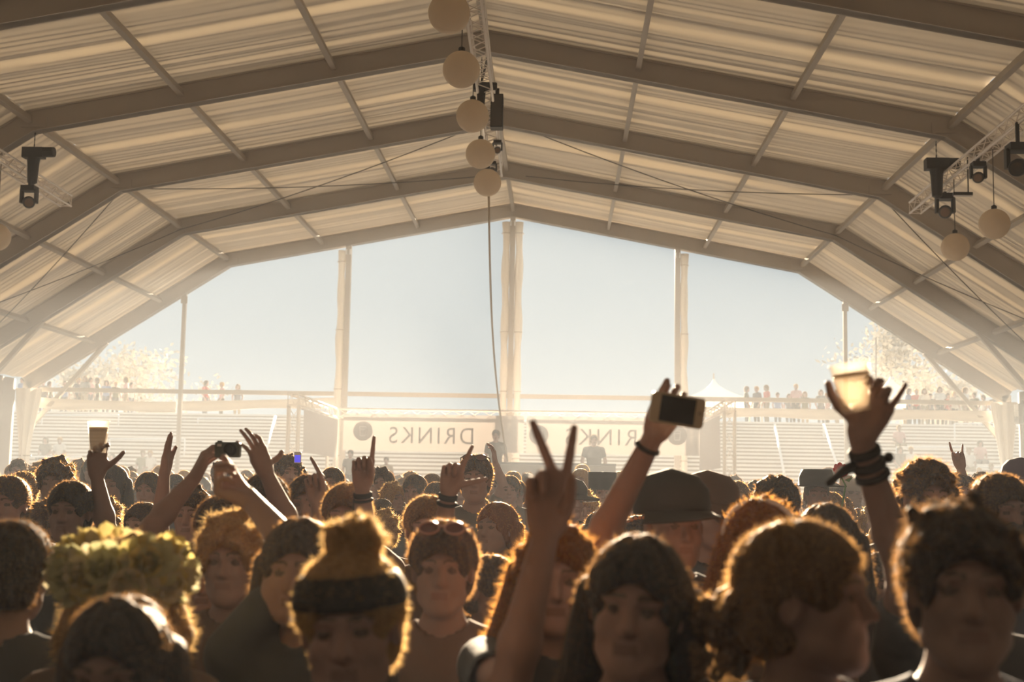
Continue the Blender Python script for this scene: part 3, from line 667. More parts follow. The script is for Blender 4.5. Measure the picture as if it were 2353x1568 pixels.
def person_meshes(nm, arms=None, hyaw=0.0, hpitch=0.0, hroll=0.0, wide=1.0, bulk=1.0, seated=False, lean=0.0, hres=.006, cloth=True, hand_res=.004, hands=True):
    """one continuous body plus shirt and trousers that follow it; arms: {side: dict(el, wr, f, n, tside, curl..)}"""
    R = rotm(hyaw, hpitch, hroll); hc = HEAD_C + np.array([0, -lean, 0]); arms = arms or {}
    neck0 = np.array([0, .02, 1.43]); zseat = -.42 if seated else 0
    fx, fy, fz = [(-.1, .1, hres)], [(hc[1] - .125, hc[1] + .125, hres)], [(1.50, 1.77, hres)]
    if hands and not arms and not seated: fx += [(-.29, -.14, .009), (.14, .29, .009)]; fz.append((.72, .95, .009))
    lo = np.array([-.36, -.24, -.02]); hi = np.array([.36, .24, 1.79])
    if seated: lo[1] = -.75
    A = {}
    for s in (-1, 1):
        sh = np.array([s * .175 * bulk, .015, 1.405])
        a = arms.get(s)
        if a is None:
            el = np.array([s * .245 * bulk, .05, 1.13]); wr = np.array([s * .22 * bulk, -.09, .93]); a = dict(el=el, wr=wr, f=(-s * .15, -.35, -1), n=(-s, .2, 0), tside=s, curl=((.3, .4, .3),) * 4, dflt=True)
            if seated: a['el'] = np.array([s * .24, -.02, 1.13]); a['wr'] = np.array([s * .14, -.25, 1.02]); a['f'] = (-s * .2, -1, -.1); a['n'] = (0, 0, -1)
        else:
            a = dict(a); p = np.array(a['wr']); f = np.array(a['f'], float); f /= np.linalg.norm(f); c = p + f * .1
            for k, q in enumerate((fx, fy, fz)): q.append((c[k] - .13, c[k] + .13, hand_res))
            lo = np.minimum(lo, np.minimum(c - .2, np.array(a['el']) - .1)); hi = np.maximum(hi, np.maximum(c + .2, np.array(a['el']) + .1))
            up = np.array(a['el']) - sh
            if up[2] > 0.02: sh = sh + np.array([-s * .01, -.01, .035])
        a['sh'] = sh; A[s] = a
    F = Field(axis(lo[0], hi[0], .022, fx), axis(lo[1], hi[1], .022, fy), axis(lo[2] + (0 if not seated else .35), hi[2], .026, fz))
    def torso(G, e):
        G.ell((0, .01, 1.27), (.165 * bulk + e, .105 * bulk + e, .19 + e), None, .05)
        G.ell((0, .01, 1.08), (.135 * bulk + e, .092 * bulk + e, .15 + e), None, .06)
        G.ell((0, .015, .95), (.16 * bulk + e, .105 * bulk + e, .12 + e), None, .06)
        G.cone((-.15 * bulk, .02, 1.40), (.15 * bulk, .02, 1.40), .052 + e, .052 + e, .05)
        G.cone((-.10, .025, 1.43), (0, .02, 1.46), .045 + e, .05 + e, .04); G.cone((.10, .025, 1.43), (0, .02, 1.46), .045 + e, .05 + e, .04)
    def legs(G, e):
        for s in (-1, 1):
            hp = np.array([s * .085, .01, .92])
            if seated: kn = np.array([s * .13, -.42, .90]); an = np.array([s * .12, -.40, .48]); to = an + np.array([0, -.15, -.03])
            else: kn = np.array([s * .10, -.01, .50]); an = np.array([s * .10, .03, .09]); to = np.array([s * .12, -.14, .035])
            G.cone(hp, kn, .082 + e, .055 + e, .04); G.cone(kn, an, .055 + e, .038 + e, .02)
            if e == 0: G.cone(an + np.array([0, .02, -.045]), to, .036, .03, .02)
    torso(F, 0); legs(F, 0)
    F.cone(neck0, hc + R @ np.array([0, .03, -.07]), .060, .052, .03)
    head_prims(F, hc, R, wide)
    for s, a in A.items():
        sh, el, wr = a['sh'], np.array(a['el'], float), np.array(a['wr'], float)
        F.cone(sh, el, .052, .041, .03); mid = el + (wr - el) * .3
        F.cone(el, mid, .041, .042, .02); F.cone(mid, wr, .042, .026, .02)
        hand_prims(F, wr, a['f'], a['n'], a.get('tside', s), s=a.get('hs', 1.0), curl=a.get('curl', ((.2, .25, .2),) * 4), spread=a.get('spread', (.12, .02, -.06, -.16)), thumb=a.get('thumb', (.7, .6, .25)), tcurl=a.get('tcurl', (.2, .3)))
    P, Q = F.surf(); me = np_mesh('body_' + nm, P, Q)
    # lips, brows and eyes by place on the head
    if hres < .0078:
        cen = P[Q].mean(1); L = (cen - hc) @ R; ax = np.abs(L[:, 0]); mi = np.zeros(len(Q), np.int32)
        mi[(ax < .021) & (L[:, 1] < -.078) & (L[:, 2] > -.071) & (L[:, 2] < -.051)] = 1
        mi[(ax > .010) & (ax < .052) & (L[:, 1] < -.055) & (L[:, 2] > .028 - (ax - .03) ** 2 * 6) & (L[:, 2] < .036 - (ax - .03) ** 2 * 6)] = 2
        mi[(np.hypot(ax - .031, (L[:, 2] - .006) * 1.5) < .0125) & (L[:, 1] < -.07)] = 2
        mi[(np.linalg.norm(L, axis=1) > .135)] = 0; me.polygons.foreach_set('material_index', mi)
    out = dict(body=me, R=R, hc=hc, A=A)
    if cloth:
        G = Field(axis(-.34, .34, .02, [(-.1, .1, .01)]), axis(-.24, .24, .02, [(-.12, .12, .01)]), axis(.80, 1.62, .02, [(1.36, 1.6, .009)])); torso(G, .012)
        for s, a in A.items():
            q = a['sh'] + (np.array(a['el']) - a['sh']) * .5; G.cone(a['sh'], q, .066, .060, .04)
        G.cone(neck0 + np.array([0, 0, .02]), hc + R @ np.array([0, .02, -.05]), .068, .06, .012, sub=True); G.below(.86, .01)
        P, Q = G.surf(); out['shirt'] = np_mesh('shirt_' + nm, P, Q)
        G = Field(axis(-.3, .3, .022, []), axis(-.62 if seated else -.2, .2, .022, []), axis(.3 if seated else .0, 1.05, .03, []))
        G.ell((0, .015, .95), (.175 * bulk, .12 * bulk, .11), None, .05); legs(G, .016); G.below(.50 if seated else .10, .01)
        P, Q = G.surf(); out['trousers'] = np_mesh('trousers_' + nm, P, Q)
    return out

# ---- hair, in head coordinates
def strands(P, Q, g, n, length, width, droop=.3):
    """fine loose hairs, one triangle each, standing off the surface"""
    a, b, c = P[Q[:, 0]], P[Q[:, 1]], P[Q[:, 2]]; nn = np.cross(b - a, c - a); nn /= np.linalg.norm(nn, axis=1)[:, None] + 1e-9
    cen = P[Q].mean(1); keep = np.flatnonzero((np.linalg.norm(cen, axis=1) > .085)); i = g.choice(keep, n)
    base, nv = cen[i], nn[i]; rnd = g.normal(0, 1, (n, 3)); tg = np.cross(nv, rnd); tg /= np.linalg.norm(tg, axis=1)[:, None]
    L = length * g.uniform(.4, 1.3, (n, 1)); d = nv * g.uniform(.15, .8, (n, 1)) + tg * .55 + np.array([0, 0.1, -droop]); d /= np.linalg.norm(d, axis=1)[:, None]
    sd = np.cross(d, nv); sd /= np.linalg.norm(sd, axis=1)[:, None] + 1e-9
    V = np.stack([base - sd * width - nv * .004, base + sd * width - nv * .004, base + d * L], 1).reshape(-1, 3)
    return np.concatenate([P, V]), len(P) + np.arange(3 * n).reshape(-1, 3)
def hair_mesh(nm, style, seed=0, n=900, length=.022, width=.0007, res=.007, thick=.014):
    g = np.random.default_rng(seed); lo, hi = np.array([-.17, -.16, -.14]), np.array([.17, .20, .20])
    if style in ('long', 'wavy'): lo[2] = -.36
    if style == 'flowing': lo = np.array([-.24, -.16, -.40]); hi[0] = .2
    F = Field(*[axis(lo[k], hi[k], res, []) for k in range(3)]); e = thick
    if style == 'capped': e = .003; n = 250; length = .006
    F.ell((0, .016, .03), (.076 + e, .097 + e, .088 + e), None, .01)
    F.ell((0, .05, -.03), (.066 + e, .06 + e, .07), None, .03)
    if style == 'shaved': pass
    if style in ('curly', 'messy', 'wavy', 'flowing'):
        amp = {'curly': .022, 'messy': .014, 'wavy': .015, 'flowing': .016}[style]
        for _ in range({'curly': 80, 'messy': 70, 'wavy': 60, 'flowing': 60}[style]):
            v = g.normal(0, 1, 3); v /= np.linalg.norm(v)
            if v[2] < -.35: continue
            c = np.array([0, .016, .03]) + v * np.array([.076 + e, .097 + e, .088 + e]); F.cone(c, c + g.normal(0, .012, 3), amp, amp * .7, .008)
    if style == 'quiff':
        for k in range(9):
            x = (k - 4) * .014; F.cone((x, -.05, .11), (x * 1.1 + g.normal(0, .005), -.085 + g.normal(0, .006), .145 + g.normal(0, .008)), .02, .012, .012)
    if style in ('long', 'wavy', 'flowing'):
        zl = -.30; jit = 0 if style == 'long' else .016
        for k in range(15):
            an = math.pi * (.05 + .9 * k / 14) ; x, y = math.cos(an) * (.083 + e * .6), .02 + math.sin(an) * (.088 + e * .5)
            p = np.array([x, y, .02]); z1 = zl + g.uniform(-.04, .05)
            if style == 'flowing' and x < 0: q = np.array([x - .06 + g.normal(0, .02), y * .8 - .02, z1])
            else: q = np.array([x * 1.12 + g.normal(0, jit), y * .9, z1])
            m = (p + q) / 2 + np.array([x * .18, 0, 0]) + g.normal(0, jit, 3)
            F.cone(p, m, .030, .027, .012); F.cone(m, q, .027, .014, .008)
    if style == 'bob':
        for k in range(13):
            an = math.pi * (.02 + .96 * k / 12); x, y = math.cos(an) * .088, .02 + math.sin(an) * .092; F.cone((x, y, .03), (x * 1.12, y * .95, -.10), .03, .025, .015)
    if style == 'bun':
        F.ell((.01, .03, .148), (.052, .05, .042), None, .012)
        for _ in range(22):
            v = g.normal(0, 1, 3); v /= np.linalg.norm(v); c = np.array([.01, .03, .148]) + v * np.array([.05, .048, .04]); F.cone(c, c + g.normal(0, .012, 3), .011, .008, .005)
    if style == 'ponytail':
        F.cone((0, .11, .06), (0, .16, .05), .03, .032, .02); F.cone((0, .16, .05), (.02, .175, -.1), .032, .014, .01)
    if style == 'sidebun':
        for _ in range(46):
            c = np.array([.02, .13, -.045]) + g.normal(0, .034, 3); F.cone(c, c + g.normal(0, .014, 3), .017, .012, .008)
    if style not in ('shaved', 'curly', 'capped'):
        for _ in range(90 if style != 'bun' else 60):                     # combed locks lying on the scalp
            th, ph = g.uniform(0, 2 * math.pi), g.uniform(.1, 1.35); r3 = np.array([.074 + e, .095 + e, .086 + e]); c0 = np.array([0, .016, .03]); pts = []
            for q in range(4):
                a2 = ph + q * .22; pts.append(c0 + r3 * np.array([math.sin(a2) * math.cos(th + q * .05), math.sin(a2) * math.sin(th + q * .05), math.cos(a2)]))
            for q in range(3): F.cone(pts[q], pts[q + 1], .0095, .0085, .004)
    # free the face and, for short styles, the ears and nape
    fz = -.042 if style not in ('quiff', 'shaved') else -.03
    F.ell((0, -.118, fz), (.070, .080, .108), None, .014, sub=True); F.ell((0, -.10, -.09), (.066, .085, .10), None, .014, sub=True)
    if style in ('short', 'shaved', 'capped', 'quiff', 'messy', 'curly', 'bun', 'ponytail', 'sidebun'):
        for s in (-1, 1): F.ell((s * .095, -.005, -.035), (.045, .050, .045), None, .012, sub=True)
        if style != 'sidebun': F.below(-.085, .02)
    P, Q = F.surf()
    P2, T = strands(P, Q, g, n, length, width)
    return np_mesh('hair_' + nm, P2, Q, True, T)

# ---- materials of people
SK = [mat('skin_a', (.37, .24, .205), .55, .3, 0, .08, 14), mat('skin_b', (.30, .20, .17), .55, .3, 0, .08, 14), mat('skin_c', (.29, .20, .17), .55, .3, 0, .08, 14)]
LIP = mat('lips', (.25, .15, .125), .45, .4); BROW = mat('brow_and_eye', (.13, .095, .075), .5, .4)
def hairmat(nm, c, tc):
    a = mat('hair_' + nm, c, .6, .12, 0, .35, 30, sheen=.3, bump=.6); b = mat('hair_strand_' + nm, c, .55, .15, trans=.6, tcol=tc)
    if a.node_tree.nodes.get('hair_flow') is None:
        n = a.node_tree.nodes.new('ShaderNodeMapping'); n.name = 'hair_flow'; n.inputs['Scale'].default_value = (3.0, 3.0, .5); tx = [q for q in a.node_tree.nodes if q.type == 'TEX_NOISE'][0]; tcn = [q for q in a.node_tree.nodes if q.type == 'TEX_COORD'][0]
        a.node_tree.links.new(tcn.outputs['Object'], n.inputs['Vector']); a.node_tree.links.new(n.outputs[0], tx.inputs['Vector'])
    return [a, b]
HB = hairmat('dark_brown', (.10, .083, .074), (.62, .34, .13)); HK = hairmat('black', (.07, .064, .062), (.45, .25, .10)); HM = hairmat('brown', (.16, .11, .07), (.75, .44, .17))
HL = hairmat('blond', (.34, .22, .11), (.95, .64, .27)); HR = hairmat('auburn', (.20, .09, .035), (.85, .42, .11))
SH = [mat('shirt_' + n, c, .85, .15, 0, .12, 20, sheen=.25) for n, c in (('charcoal', (.09, .092, .098)), ('brown', (.16, .115, .09)), ('grey', (.16, .15, .145)), ('navy', (.09, .095, .12)), ('maroon', (.12, .04, .04)), ('cream', (.50, .45, .38)), ('olive', (.10, .10, .06)), ('white', (.55, .53, .51)), ('pink', (.5, .30, .29)), ('blue', (.16, .22, .38)), ('red', (.42, .07, .05)))]
TR = [mat('trousers_' + n, c, .85, .15) for n, c in (('denim', (.07, .08, .11)), ('black', (.035, .033, .032)), ('khaki', (.22, .18, .12)))]
BAND = mat('dark_band', (.04, .036, .033), .7)

# ---- shared people
TPL = [person_meshes('plain', hres=.0062), person_meshes('turned_left', hyaw=.45, hroll=.08), person_meshes('turned_right', hyaw=-.5, hpitch=-.1, bulk=1.06), person_meshes('slim', bulk=.88, wide=.96, hpitch=.06), person_meshes('broad', bulk=1.15, wide=1.04, hyaw=.15)]
SEAT = person_meshes('seated', seated=True, hres=.009); FAR = person_meshes('standing_far', hres=.010)
HAIR = {}
def hair(style, k=0, fine=False):
    key = (style, k, fine)
    if key not in HAIR: HAIR[key] = hair_mesh(style, style, 11 + k * 7 + len(style), 9000 if fine else 2600, .015 if style not in ('curly', 'wavy', 'flowing') else .026, .0007 if fine else .0015, .0062 if fine else .010)
    return HAIR[key]
def add_person(root, tp, skin, style, hm, shirt, tr, k=0, fine=False, hscale=1.0):
    inst('body', tp['body'], root, None, [skin, LIP, BROW])
    if 'shirt' in tp: inst('shirt', tp['shirt'], root, None, [shirt]); inst('trousers', tp['trousers'], root, None, [tr])
    ho = None
    if style:
        ho = inst('hair', hair(style, k, fine), root, None, hm); ho.matrix_local = Matrix.Translation(tuple(tp['hc'])) @ Matrix(tp['R'].tolist()).to_4x4() @ Matrix.Scale(hscale, 4)
    return ho
def head_frame(root, tp, name):
    """matrix that carries head coordinates into the person"""
    return Matrix.Translation(tuple(tp['hc'])) @ Matrix(tp['R'].tolist()).to_4x4()
def worn(name, mb, m, root, tp, smooth=True, label=None, extra=None):
    o = mb.build(name, m, root, smooth=smooth); o.matrix_local = head_frame(root, tp, name) @ extra if extra is not None else head_frame(root, tp, name)
    if label: o['label'] = label
    return o
FRAME_M = mat('glasses_frame', (.07, .045, .04), .3, .5); GLASS_M = mat('glasses_lens', (.16, .07, .06), .12, .6); WHITE_M = mat('white_plastic', (.75, .70, .66), .35, .5)
def sunglasses(root, tp, on='top', m=None, lm=None):
    mm = MB(); R = rotm(0, -.75 if on == 'top' else 0); off = np.array([0, -.066, .117]) if on == 'top' else np.array([0, -.105, .006])
    l = MB()
    for s in (-1, 1):
        ring = [np.array([s * .034 + .027 * math.cos(a), 0, .021 * math.sin(a)]) for a in np.linspace(0, 2 * math.pi, 17)]
        mm.tube([R @ q + off for q in ring], .0032, 6)
        l.add([R @ (q * np.array([.97, 1, .97]) if False else q) + off for q in ring[:-1]], [tuple(range(16))])
        e = R @ np.array([s * .062, 0, .004]) + off; mm.tube([e, e + np.array([s * .014, .05, -.004 if on == 'top' else 0]), e + np.array([s * .016, .10, -.03])], .003, 6)
    mm.tube([R @ np.array([-.008, 0, .006]) + off, R @ np.array([.008, 0, .006]) + off], .003, 6)
    f = worn('sunglasses', mm, m or FRAME_M, root, tp); o = l.build('lens', lm or GLASS_M, f)
    return f
def cap_hat(root, tp, kind, m, turn=0.0):
    mb = MB()
    if kind == 'cap':
        mb.lathe([(.098, .03), (.102, .06), (.096, .10), (.07, .135), (.02, .152), (.008, .156)], 24, c=(0, .012, .005))
        vs, n = [], 14
        for i in range(n + 1):
            a = math.pi * (1.08 + .84 * i / n)
            for rr, dz in ((.098, .0), (.175, -.012 - .02 * abs(math.cos(a)))): vs.append((rr * math.cos(a) * (1 if rr < .1 else .72), .012 + rr * math.sin(a), .048 + dz))
        o = len(vs); vs += [(x, y, z - .006) for x, y, z in vs]
        fs = [(2 * i, 2 * i + 1, 2 * i + 3, 2 * i + 2) for i in range(n)] + [(o + 2 * i, o + 2 * i + 2, o + 2 * i + 3, o + 2 * i + 1) for i in range(n)] + [(2 * i + 1, o + 2 * i + 1, o + 2 * i + 3, 2 * i + 3) for i in range(n)]
        mb.add(vs, fs)
    elif kind == 'fedora':
        mb.lathe([(.165, .055), (.168, .062), (.105, .062), (.100, .11), (.085, .155), (.05, .15), (.01, .142)], 28, c=(0, .012, 0))
    elif kind == 'flat':
        mb.lathe([(.102, .03), (.108, .12), (.11, .165), (.01, .168)], 24, c=(0, .012, 0))
    return worn('hat', mb, m, root, tp, extra=Matrix.Rotation(turn, 4, 'Z') @ Matrix.Diagonal((1.10, 1.24, 1.08, 1)))
def wristband(root, a, b, t, r, w, m=BAND, name='wristband'):
    a, b = np.array(a, float), np.array(b, float); c = a + (b - a) * t; d = (b - a) / np.linalg.norm(b - a); R = aim_R(-d, (0, 1, 0) if abs(d[1]) < .9 else (1, 0, 0))
    return MB().lathe([(r * .96, -w / 2), (r * 1.06, -w / 2 + .002), (r * 1.06, w / 2 - .002), (r * .96, w / 2)], 20, c=tuple(c), R=R).build(name, m, root, smooth=True)

# ------------------------------------------------------------------ the crowd
def stand(u, v, D, pad=.018):
    """root of a person whose crown shows at pixel (u, v) at depth D"""
    c = pix(u, v, D); s = max(.80, min(1.16, (c[2] - pad) / 1.75))
    return empty('person', (c[0], D, 0), 0, s), s
GRP = 'people standing in the crowd'
def to_local(root, s, p): return (np.array(p) - np.array(root.location)) / s
def hero(u, v, D, label, style, hm, shirt=0, skin=0, arms=None, nm='x', k=0, hscale=1.0, turn=0.0, **kw):
    root, s = stand(u, v, D); tag(root, label, 'person', GRP); root.rotation_euler[2] = turn
    A = {}
    for sd_, a in (arms or {}).items():
        a = dict(a); a['el'] = to_local(root, s, pix(*a['el'])); a['wr'] = to_local(root, s, pix(*a['wr'])); A[sd_] = a
    tp = person_meshes(nm, A, hres=kw.pop('hres', .0062), hand_res=kw.pop('hand_res', .0046), **kw)
    ho = add_person(root, tp, SK[skin], style, hm, SH[shirt], TR[0], k, D < 5.0, hscale)
    return root, tp, s
UPF, CAMN = (0, 0, 1), (0, -1, 0)
FIST = ((1.45, 1.7, 1.0),) * 4; IDX = ((.02, .05, .05),) + ((1.45, 1.7, 1.0),) * 3
# --- nearest row
hero(32, 1197, 2.8, 'dark-haired person with back turned at the left picture edge', 'short', HK, 0, 1, turn=math.pi, nm='edge')
r, tp, s = hero(290, 1238, 2.5, 'person wearing a thick crown of pale yellow flowers', 'wavy', HL, 1, 0, nm='flowercrown', hpitch=.10, hroll=.06)
FLM = [mat('petal_' + n, c, .7, .2, trans=.35, sheen=.2) for n, c in (('cream', (.78, .70, .46)), ('yellow', (.72, .60, .24)), ('lime', (.58, .56, .30)))]
def flower_mesh(seed):
    g = np.random.default_rng(seed); m = MB()
    for ring, (nn, rr, el) in enumerate(((8, .030, .25), (7, .021, .7), (5, .010, 1.2))):
        for i in range(nn):
            a = 2 * math.pi * i / nn + ring * .4 + g.normal(0, .1); d = np.array([math.cos(a) * math.cos(el), math.sin(a) * math.cos(el), math.sin(el)])
            c = d * rr + np.array([0, 0, .006 * ring]); x = np.cross(d, (0, 0, 1)); x /= np.linalg.norm(x); n = np.cross(x, d); vs = []
            for t, w in ((-1, .3), (-.4, .9), (.3, 1), (.85, .7), (1.1, .1)):
                for q in (-1, 0, 1): vs.append(c + d * t * .017 + x * q * w * .015 + n * (.004 * (1 - q * q) + .006 * t * t))
            m.add(vs, [(i2 * 3 + j, i2 * 3 + j + 1, (i2 + 1) * 3 + j + 1, (i2 + 1) * 3 + j) for i2 in range(4) for j in range(2)])
    m.sphere((0, 0, .016), .011, 8); return m.mesh('flower', True)
FLW = [flower_mesh(i) for i in range(3)]
crown = worn('flower_crown', MB().tube([(.102 * math.cos(a), .012 + .118 * math.sin(a), .055) for a in np.linspace(0, 2 * math.pi, 25)], .009, 6), mat('green_wreath', (.10, .13, .05), .8), r, tp)
g = np.random.default_rng(3)
for i in range(26):
    a = 2 * math.pi * i / 26 + g.normal(0, .06); el = g.uniform(-.15, .75); d = np.array([math.cos(a), math.sin(a) * 1.12, math.tan(el) * .55]); d /= np.linalg.norm(d)
    p = np.array([.106 * math.cos(a), .012 + .120 * math.sin(a), .058 + .05 * el]); fo = inst('flower', FLW[i % 3], crown, None, [FLM[i % 3]])
    fo.matrix_local = Matrix.Translation(tuple(p)) @ Vector(d).to_track_quat('Z', 'Y').to_matrix().to_4x4() @ Matrix.Scale(g.uniform(1.15, 1.6), 4)
hero(285, 1368, 1.95, 'dark-haired person with parted hair low at the bottom left', 'long', HK, 0, 1, nm='low', hpitch=.15)
hero(490, 1243, 3.7, 'dark-haired person close behind the flower crown', 'messy', HB, 1, 0, nm='behindcrown')
hero(540, 1186, 3.3, 'person with curly light hair under the diagonal raised arm', 'curly', HL, 1, 1, nm='curlyrim')
rock = dict(el=(700, 1300, 2.75), wr=(578, 1152, 2.95), f=(-.90, -.05, .38), n=(.45, -.3, .8), tside=1, curl=((1.0, 1.4, .8), (1.1, 1.4, .8), (1.2, 1.4, .8), (1.3, 1.4, .8)), thumb=(.35, .8, .4))
hero(695, 1190, 2.8, 'dark-haired person lifting a diagonal arm beside the bun', 'long', HB, 0, 0, {-1: rock}, 'diagonal')
r, tp, s = hero(815, 1262, 1.95, 'large foreground face with a blond hair bun and dark headscarf', 'bun', HL, 0, 0, nm='bun', hpitch=.05, hroll=-.08)
worn('headscarf', MB().lathe([(.090, .036), (.0945, .040), (.0935, .058), (.088, .076), (.080, .090), (.074, .092)], 30, c=(0, .013, .004)), BAND, r, tp, extra=Matrix.Diagonal((1.06, 1.235, 1, 1)))
r, tp, s = hero(1022, 1196, 3.1, 'person with pinkish sunglasses pushed up on dark hair', 'short', HB, 1, 2, nm='glassesman'); sunglasses(r, tp, 'top', mat('glasses_pink', (.45, .28, .25), .25, .6))
vs_ = dict(el=(1168, 1590, 2.35), wr=(1256, 1222, 2.28), f=(.02, -.03, 1), n=CAMN, tside=1, curl=((.0, .06, .05), (.0, .12, .08), (1.4, 1.7, 1.0), (1.4, 1.7, 1.0)), spread=(.13, -.42, -.10, -.2), thumb=(.15, .55, .75), tcurl=(.3, .2), hs=1.13)
r, tp, s = hero(1280, 1205, 2.72, 'long-haired person making a V sign with a raised hand', 'flowing', HR, 0, 0, {-1: vs_}, 'vsign', hand_res=.0036)
hero(1462, 1228, 2.1, 'dark straight-haired person at the bottom centre right', 'long', HK, 0, 0, nm='centre', hyaw=-.2, hroll=.1)
ph = dict(el=(1352, 1292, 2.98), wr=(1503, 1000, 2.87), f=(.50, 0, .87), n=(0, -1, .05), tside=-1, curl=((.75, 1.25, .6), (.7, 1.25, .6), (.75, 1.25, .6), (.85, 1.2, .6)), spread=(.1, .02, -.08, -.2), thumb=(.12, .85, .10), tcurl=(.1, .1))
r, tp, s = hero(1446, 1252, 3.05, 'person raising a white phone sideways high above the crowd', 'short', HB, 1, 0, {-1: ph}, 'phone', hand_res=.0036)
wristband(r, tp['A'][-1]['wr'], tp['A'][-1]['el'], .10, .033, .012)
r, tp, s = hero(1850, 1196, 2.0, 'person in profile facing right with a curly side bun', 'sidebun', HM, 0, 1, nm='profile', hyaw=1.15, hpitch=-.08)
hero(2200, 1160, 1.9, 'big dark-haired face at the bottom right', 'messy', HK, 3, 1, nm='bigright', hyaw=-.15, wide=1.03)
cp = dict(el=(2078, 1318, 2.78), wr=(1976, 1008, 2.68), f=(.45, -.05, .88), n=(-.38, -.92, .05), tside=-1, curl=((.62, 1.0, .7), (.7, 1.05, .7), (.8, 1.05, .7), (.0, .10, .1)), spread=(.12, .02, -.08, -.10), thumb=(.95, .25, .25), tcurl=(.5, .45))
r, tp, s = hero(2215, 1192, 2.95, 'person holding a plastic cup high at the right', 'short', HB, 0, 1, {-1: cp}, 'cupright', hand_res=.0036)
for t, rr, w in ((.10, .036, .020), (.19, .038, .022), (.27, .040, .016)): wristband(r, tp['A'][-1]['wr'], tp['A'][-1]['el'], t, rr, w)
w0 = tp['A'][-1]['wr'] + (tp['A'][-1]['el'] - tp['A'][-1]['wr']) * .2
MB().tube([w0 + np.array([-.035, -.01, 0]), w0 + np.array([-.06, -.015, -.012]), w0 + np.array([-.10, -.01, -.045])], [.014, .012, .006], 8).build('ribbon_end', BAND, r, smooth=True); MB().sphere(tuple(w0 + np.array([.044, -.005, .02])), .013, 10).build('bead', BAND, r, smooth=True)
r, tp, s = hero(1745, 1150, 3.2, 'long-haired person with a white headband right of centre', 'wavy', HR, 1, 0, nm='headband', hyaw=-.2)
worn('headband', MB().tube([(.098 * math.cos(a), -.005 - .02 * math.sin(a), .035 + .100 * math.sin(a)) for a in np.linspace(.05, math.pi - .05, 17)], .0075, 8), WHITE_M, r, tp)
hero(1895, 1158, 3.6, 'dark long-haired person behind the profile face', 'long', HK, 0, 1, nm='behindprofile', hyaw=-.4)
r, tp, s = hero(1548, 1108, 3.6, 'broad person in a dark peaked cap right of the phone arm', 'capped', HK, 0, 1, nm='cap', hyaw=.3, wide=1.05, bulk=1.2); cap_hat(r, tp, 'cap', mat('cap_dark', (.06, .055, .05), .8, sheen=.2), .2)
r, tp, s = hero(1632, 1106, 4.6, 'person in a brown peaked cap beside the dark cap', 'capped', HR, 0, 0, nm='cap2', hyaw=.5); cap_hat(r, tp, 'cap', mat('cap_brown', (.14, .08, .05), .8, sheen=.2), .5)
# --- middle row with raised hands
r, tp, s = hero(168, 1106, 5.0, 'dark person holding a beer cup up at the left', 'short', HK, 0, 1, {1: dict(el=(246, 1225, 5.05), wr=(222, 1095, 5.0), f=(-.02, -.05, 1), n=(.45, -.85, .05), tside=1, curl=((.6, .8, .45), (.75, .8, .5), (.9, .9, .5), (.9, .9, .5)), thumb=(.8, .6, .3), tcurl=(.2, .3))}, 'cupleft')
hero(445, 1122, 5.6, 'person with a flat hand raised edge-on at the left', 'messy', HB, 0, 0, {-1: dict(el=(366, 1222, 5.6), wr=(377, 1092, 5.5), f=(.07, 0, 1), n=(1, 0, 0), tside=1, curl=((.03, .05, .05),) * 4, spread=(.02, 0, -.02, -.04), thumb=(.25, .9, .1))}, 'flathand')
cam_l = dict(el=(348, 1215, 4.25), wr=(446, 1100, 4.34), f=(.40, -.02, .92), n=(.85, .45, -.2), tside=1, curl=((.5, .7, .4), (.55, .75, .4), (.6, .8, .4), (.65, .8, .4)), thumb=(.4, .7, .5))
cam_r = dict(el=(672, 1225, 4.35), wr=(612, 1088, 4.3), f=(-.40, -.03, .9), n=(-.75, .6, 0), tside=-1, curl=((.35, .5, .3), (.3, .2, .2), (.1, .15, .1), (.0, .3, .25)), spread=(.3, .12, -.12, -.42), thumb=(.95, .15, .15))
hero(508, 1142, 4.4, 'person holding a compact camera up with both hands', 'short', HB, 1, 0, {-1: cam_l, 1: cam_r}, 'camera')
hero(712, 1092, 5.3, 'person pointing one finger up left of the fist', 'short', HB, 1, 1, {1: dict(el=(748, 1225, 5.05), wr=(727, 1152, 5.0), f=(-.12, 0, 1), n=CAMN, tside=1, curl=IDX, spread=(-.42, -.05, -.06, -.12), thumb=(.15, .6, .7))}, 'pointleft')
r, tp, s = hero(800, 1112, 4.6, 'person raising a fist with one finger up at centre left', 'short', HM, 1, 0, {1: dict(el=(842, 1262, 4.5), wr=(832, 1118, 4.45), f=(.02, 0, 1), n=CAMN, tside=1, curl=IDX, spread=(.06, -.02, -.06, -.12), thumb=(.1, .6, .75))}, 'fist')
wristband(r, tp['A'][1]['wr'], tp['A'][1]['el'], .14, .034, .020); wristband(r, tp['A'][1]['wr'], tp['A'][1]['el'], .22, .036, .010)
r, tp, s = hero(985, 1140, 4.6, 'person pointing up with the thumb out at centre left', 'short', HM, 1, 0, {1: dict(el=(1012, 1262, 4.35), wr=(1031, 1132, 4.3), f=(.16, 0, 1), n=CAMN, tside=1, curl=IDX, spread=(.28, -.02, -.06, -.12), thumb=(.95, .35, .2), tcurl=(.05, .05))}, 'thumbout')
wristband(r, tp['A'][1]['wr'], tp['A'][1]['el'], .08, .034, .022); wristband(r, tp['A'][1]['wr'], tp['A'][1]['el'], .2, .037, .012)
r, tp, s = hero(1093, 1046, 7.0, 'tall person with dark sunglasses on top of the head', 'short', HB, 2, 0, None, 'tallglasses', hres=.0065, hand_res=.005); sunglasses(r, tp)
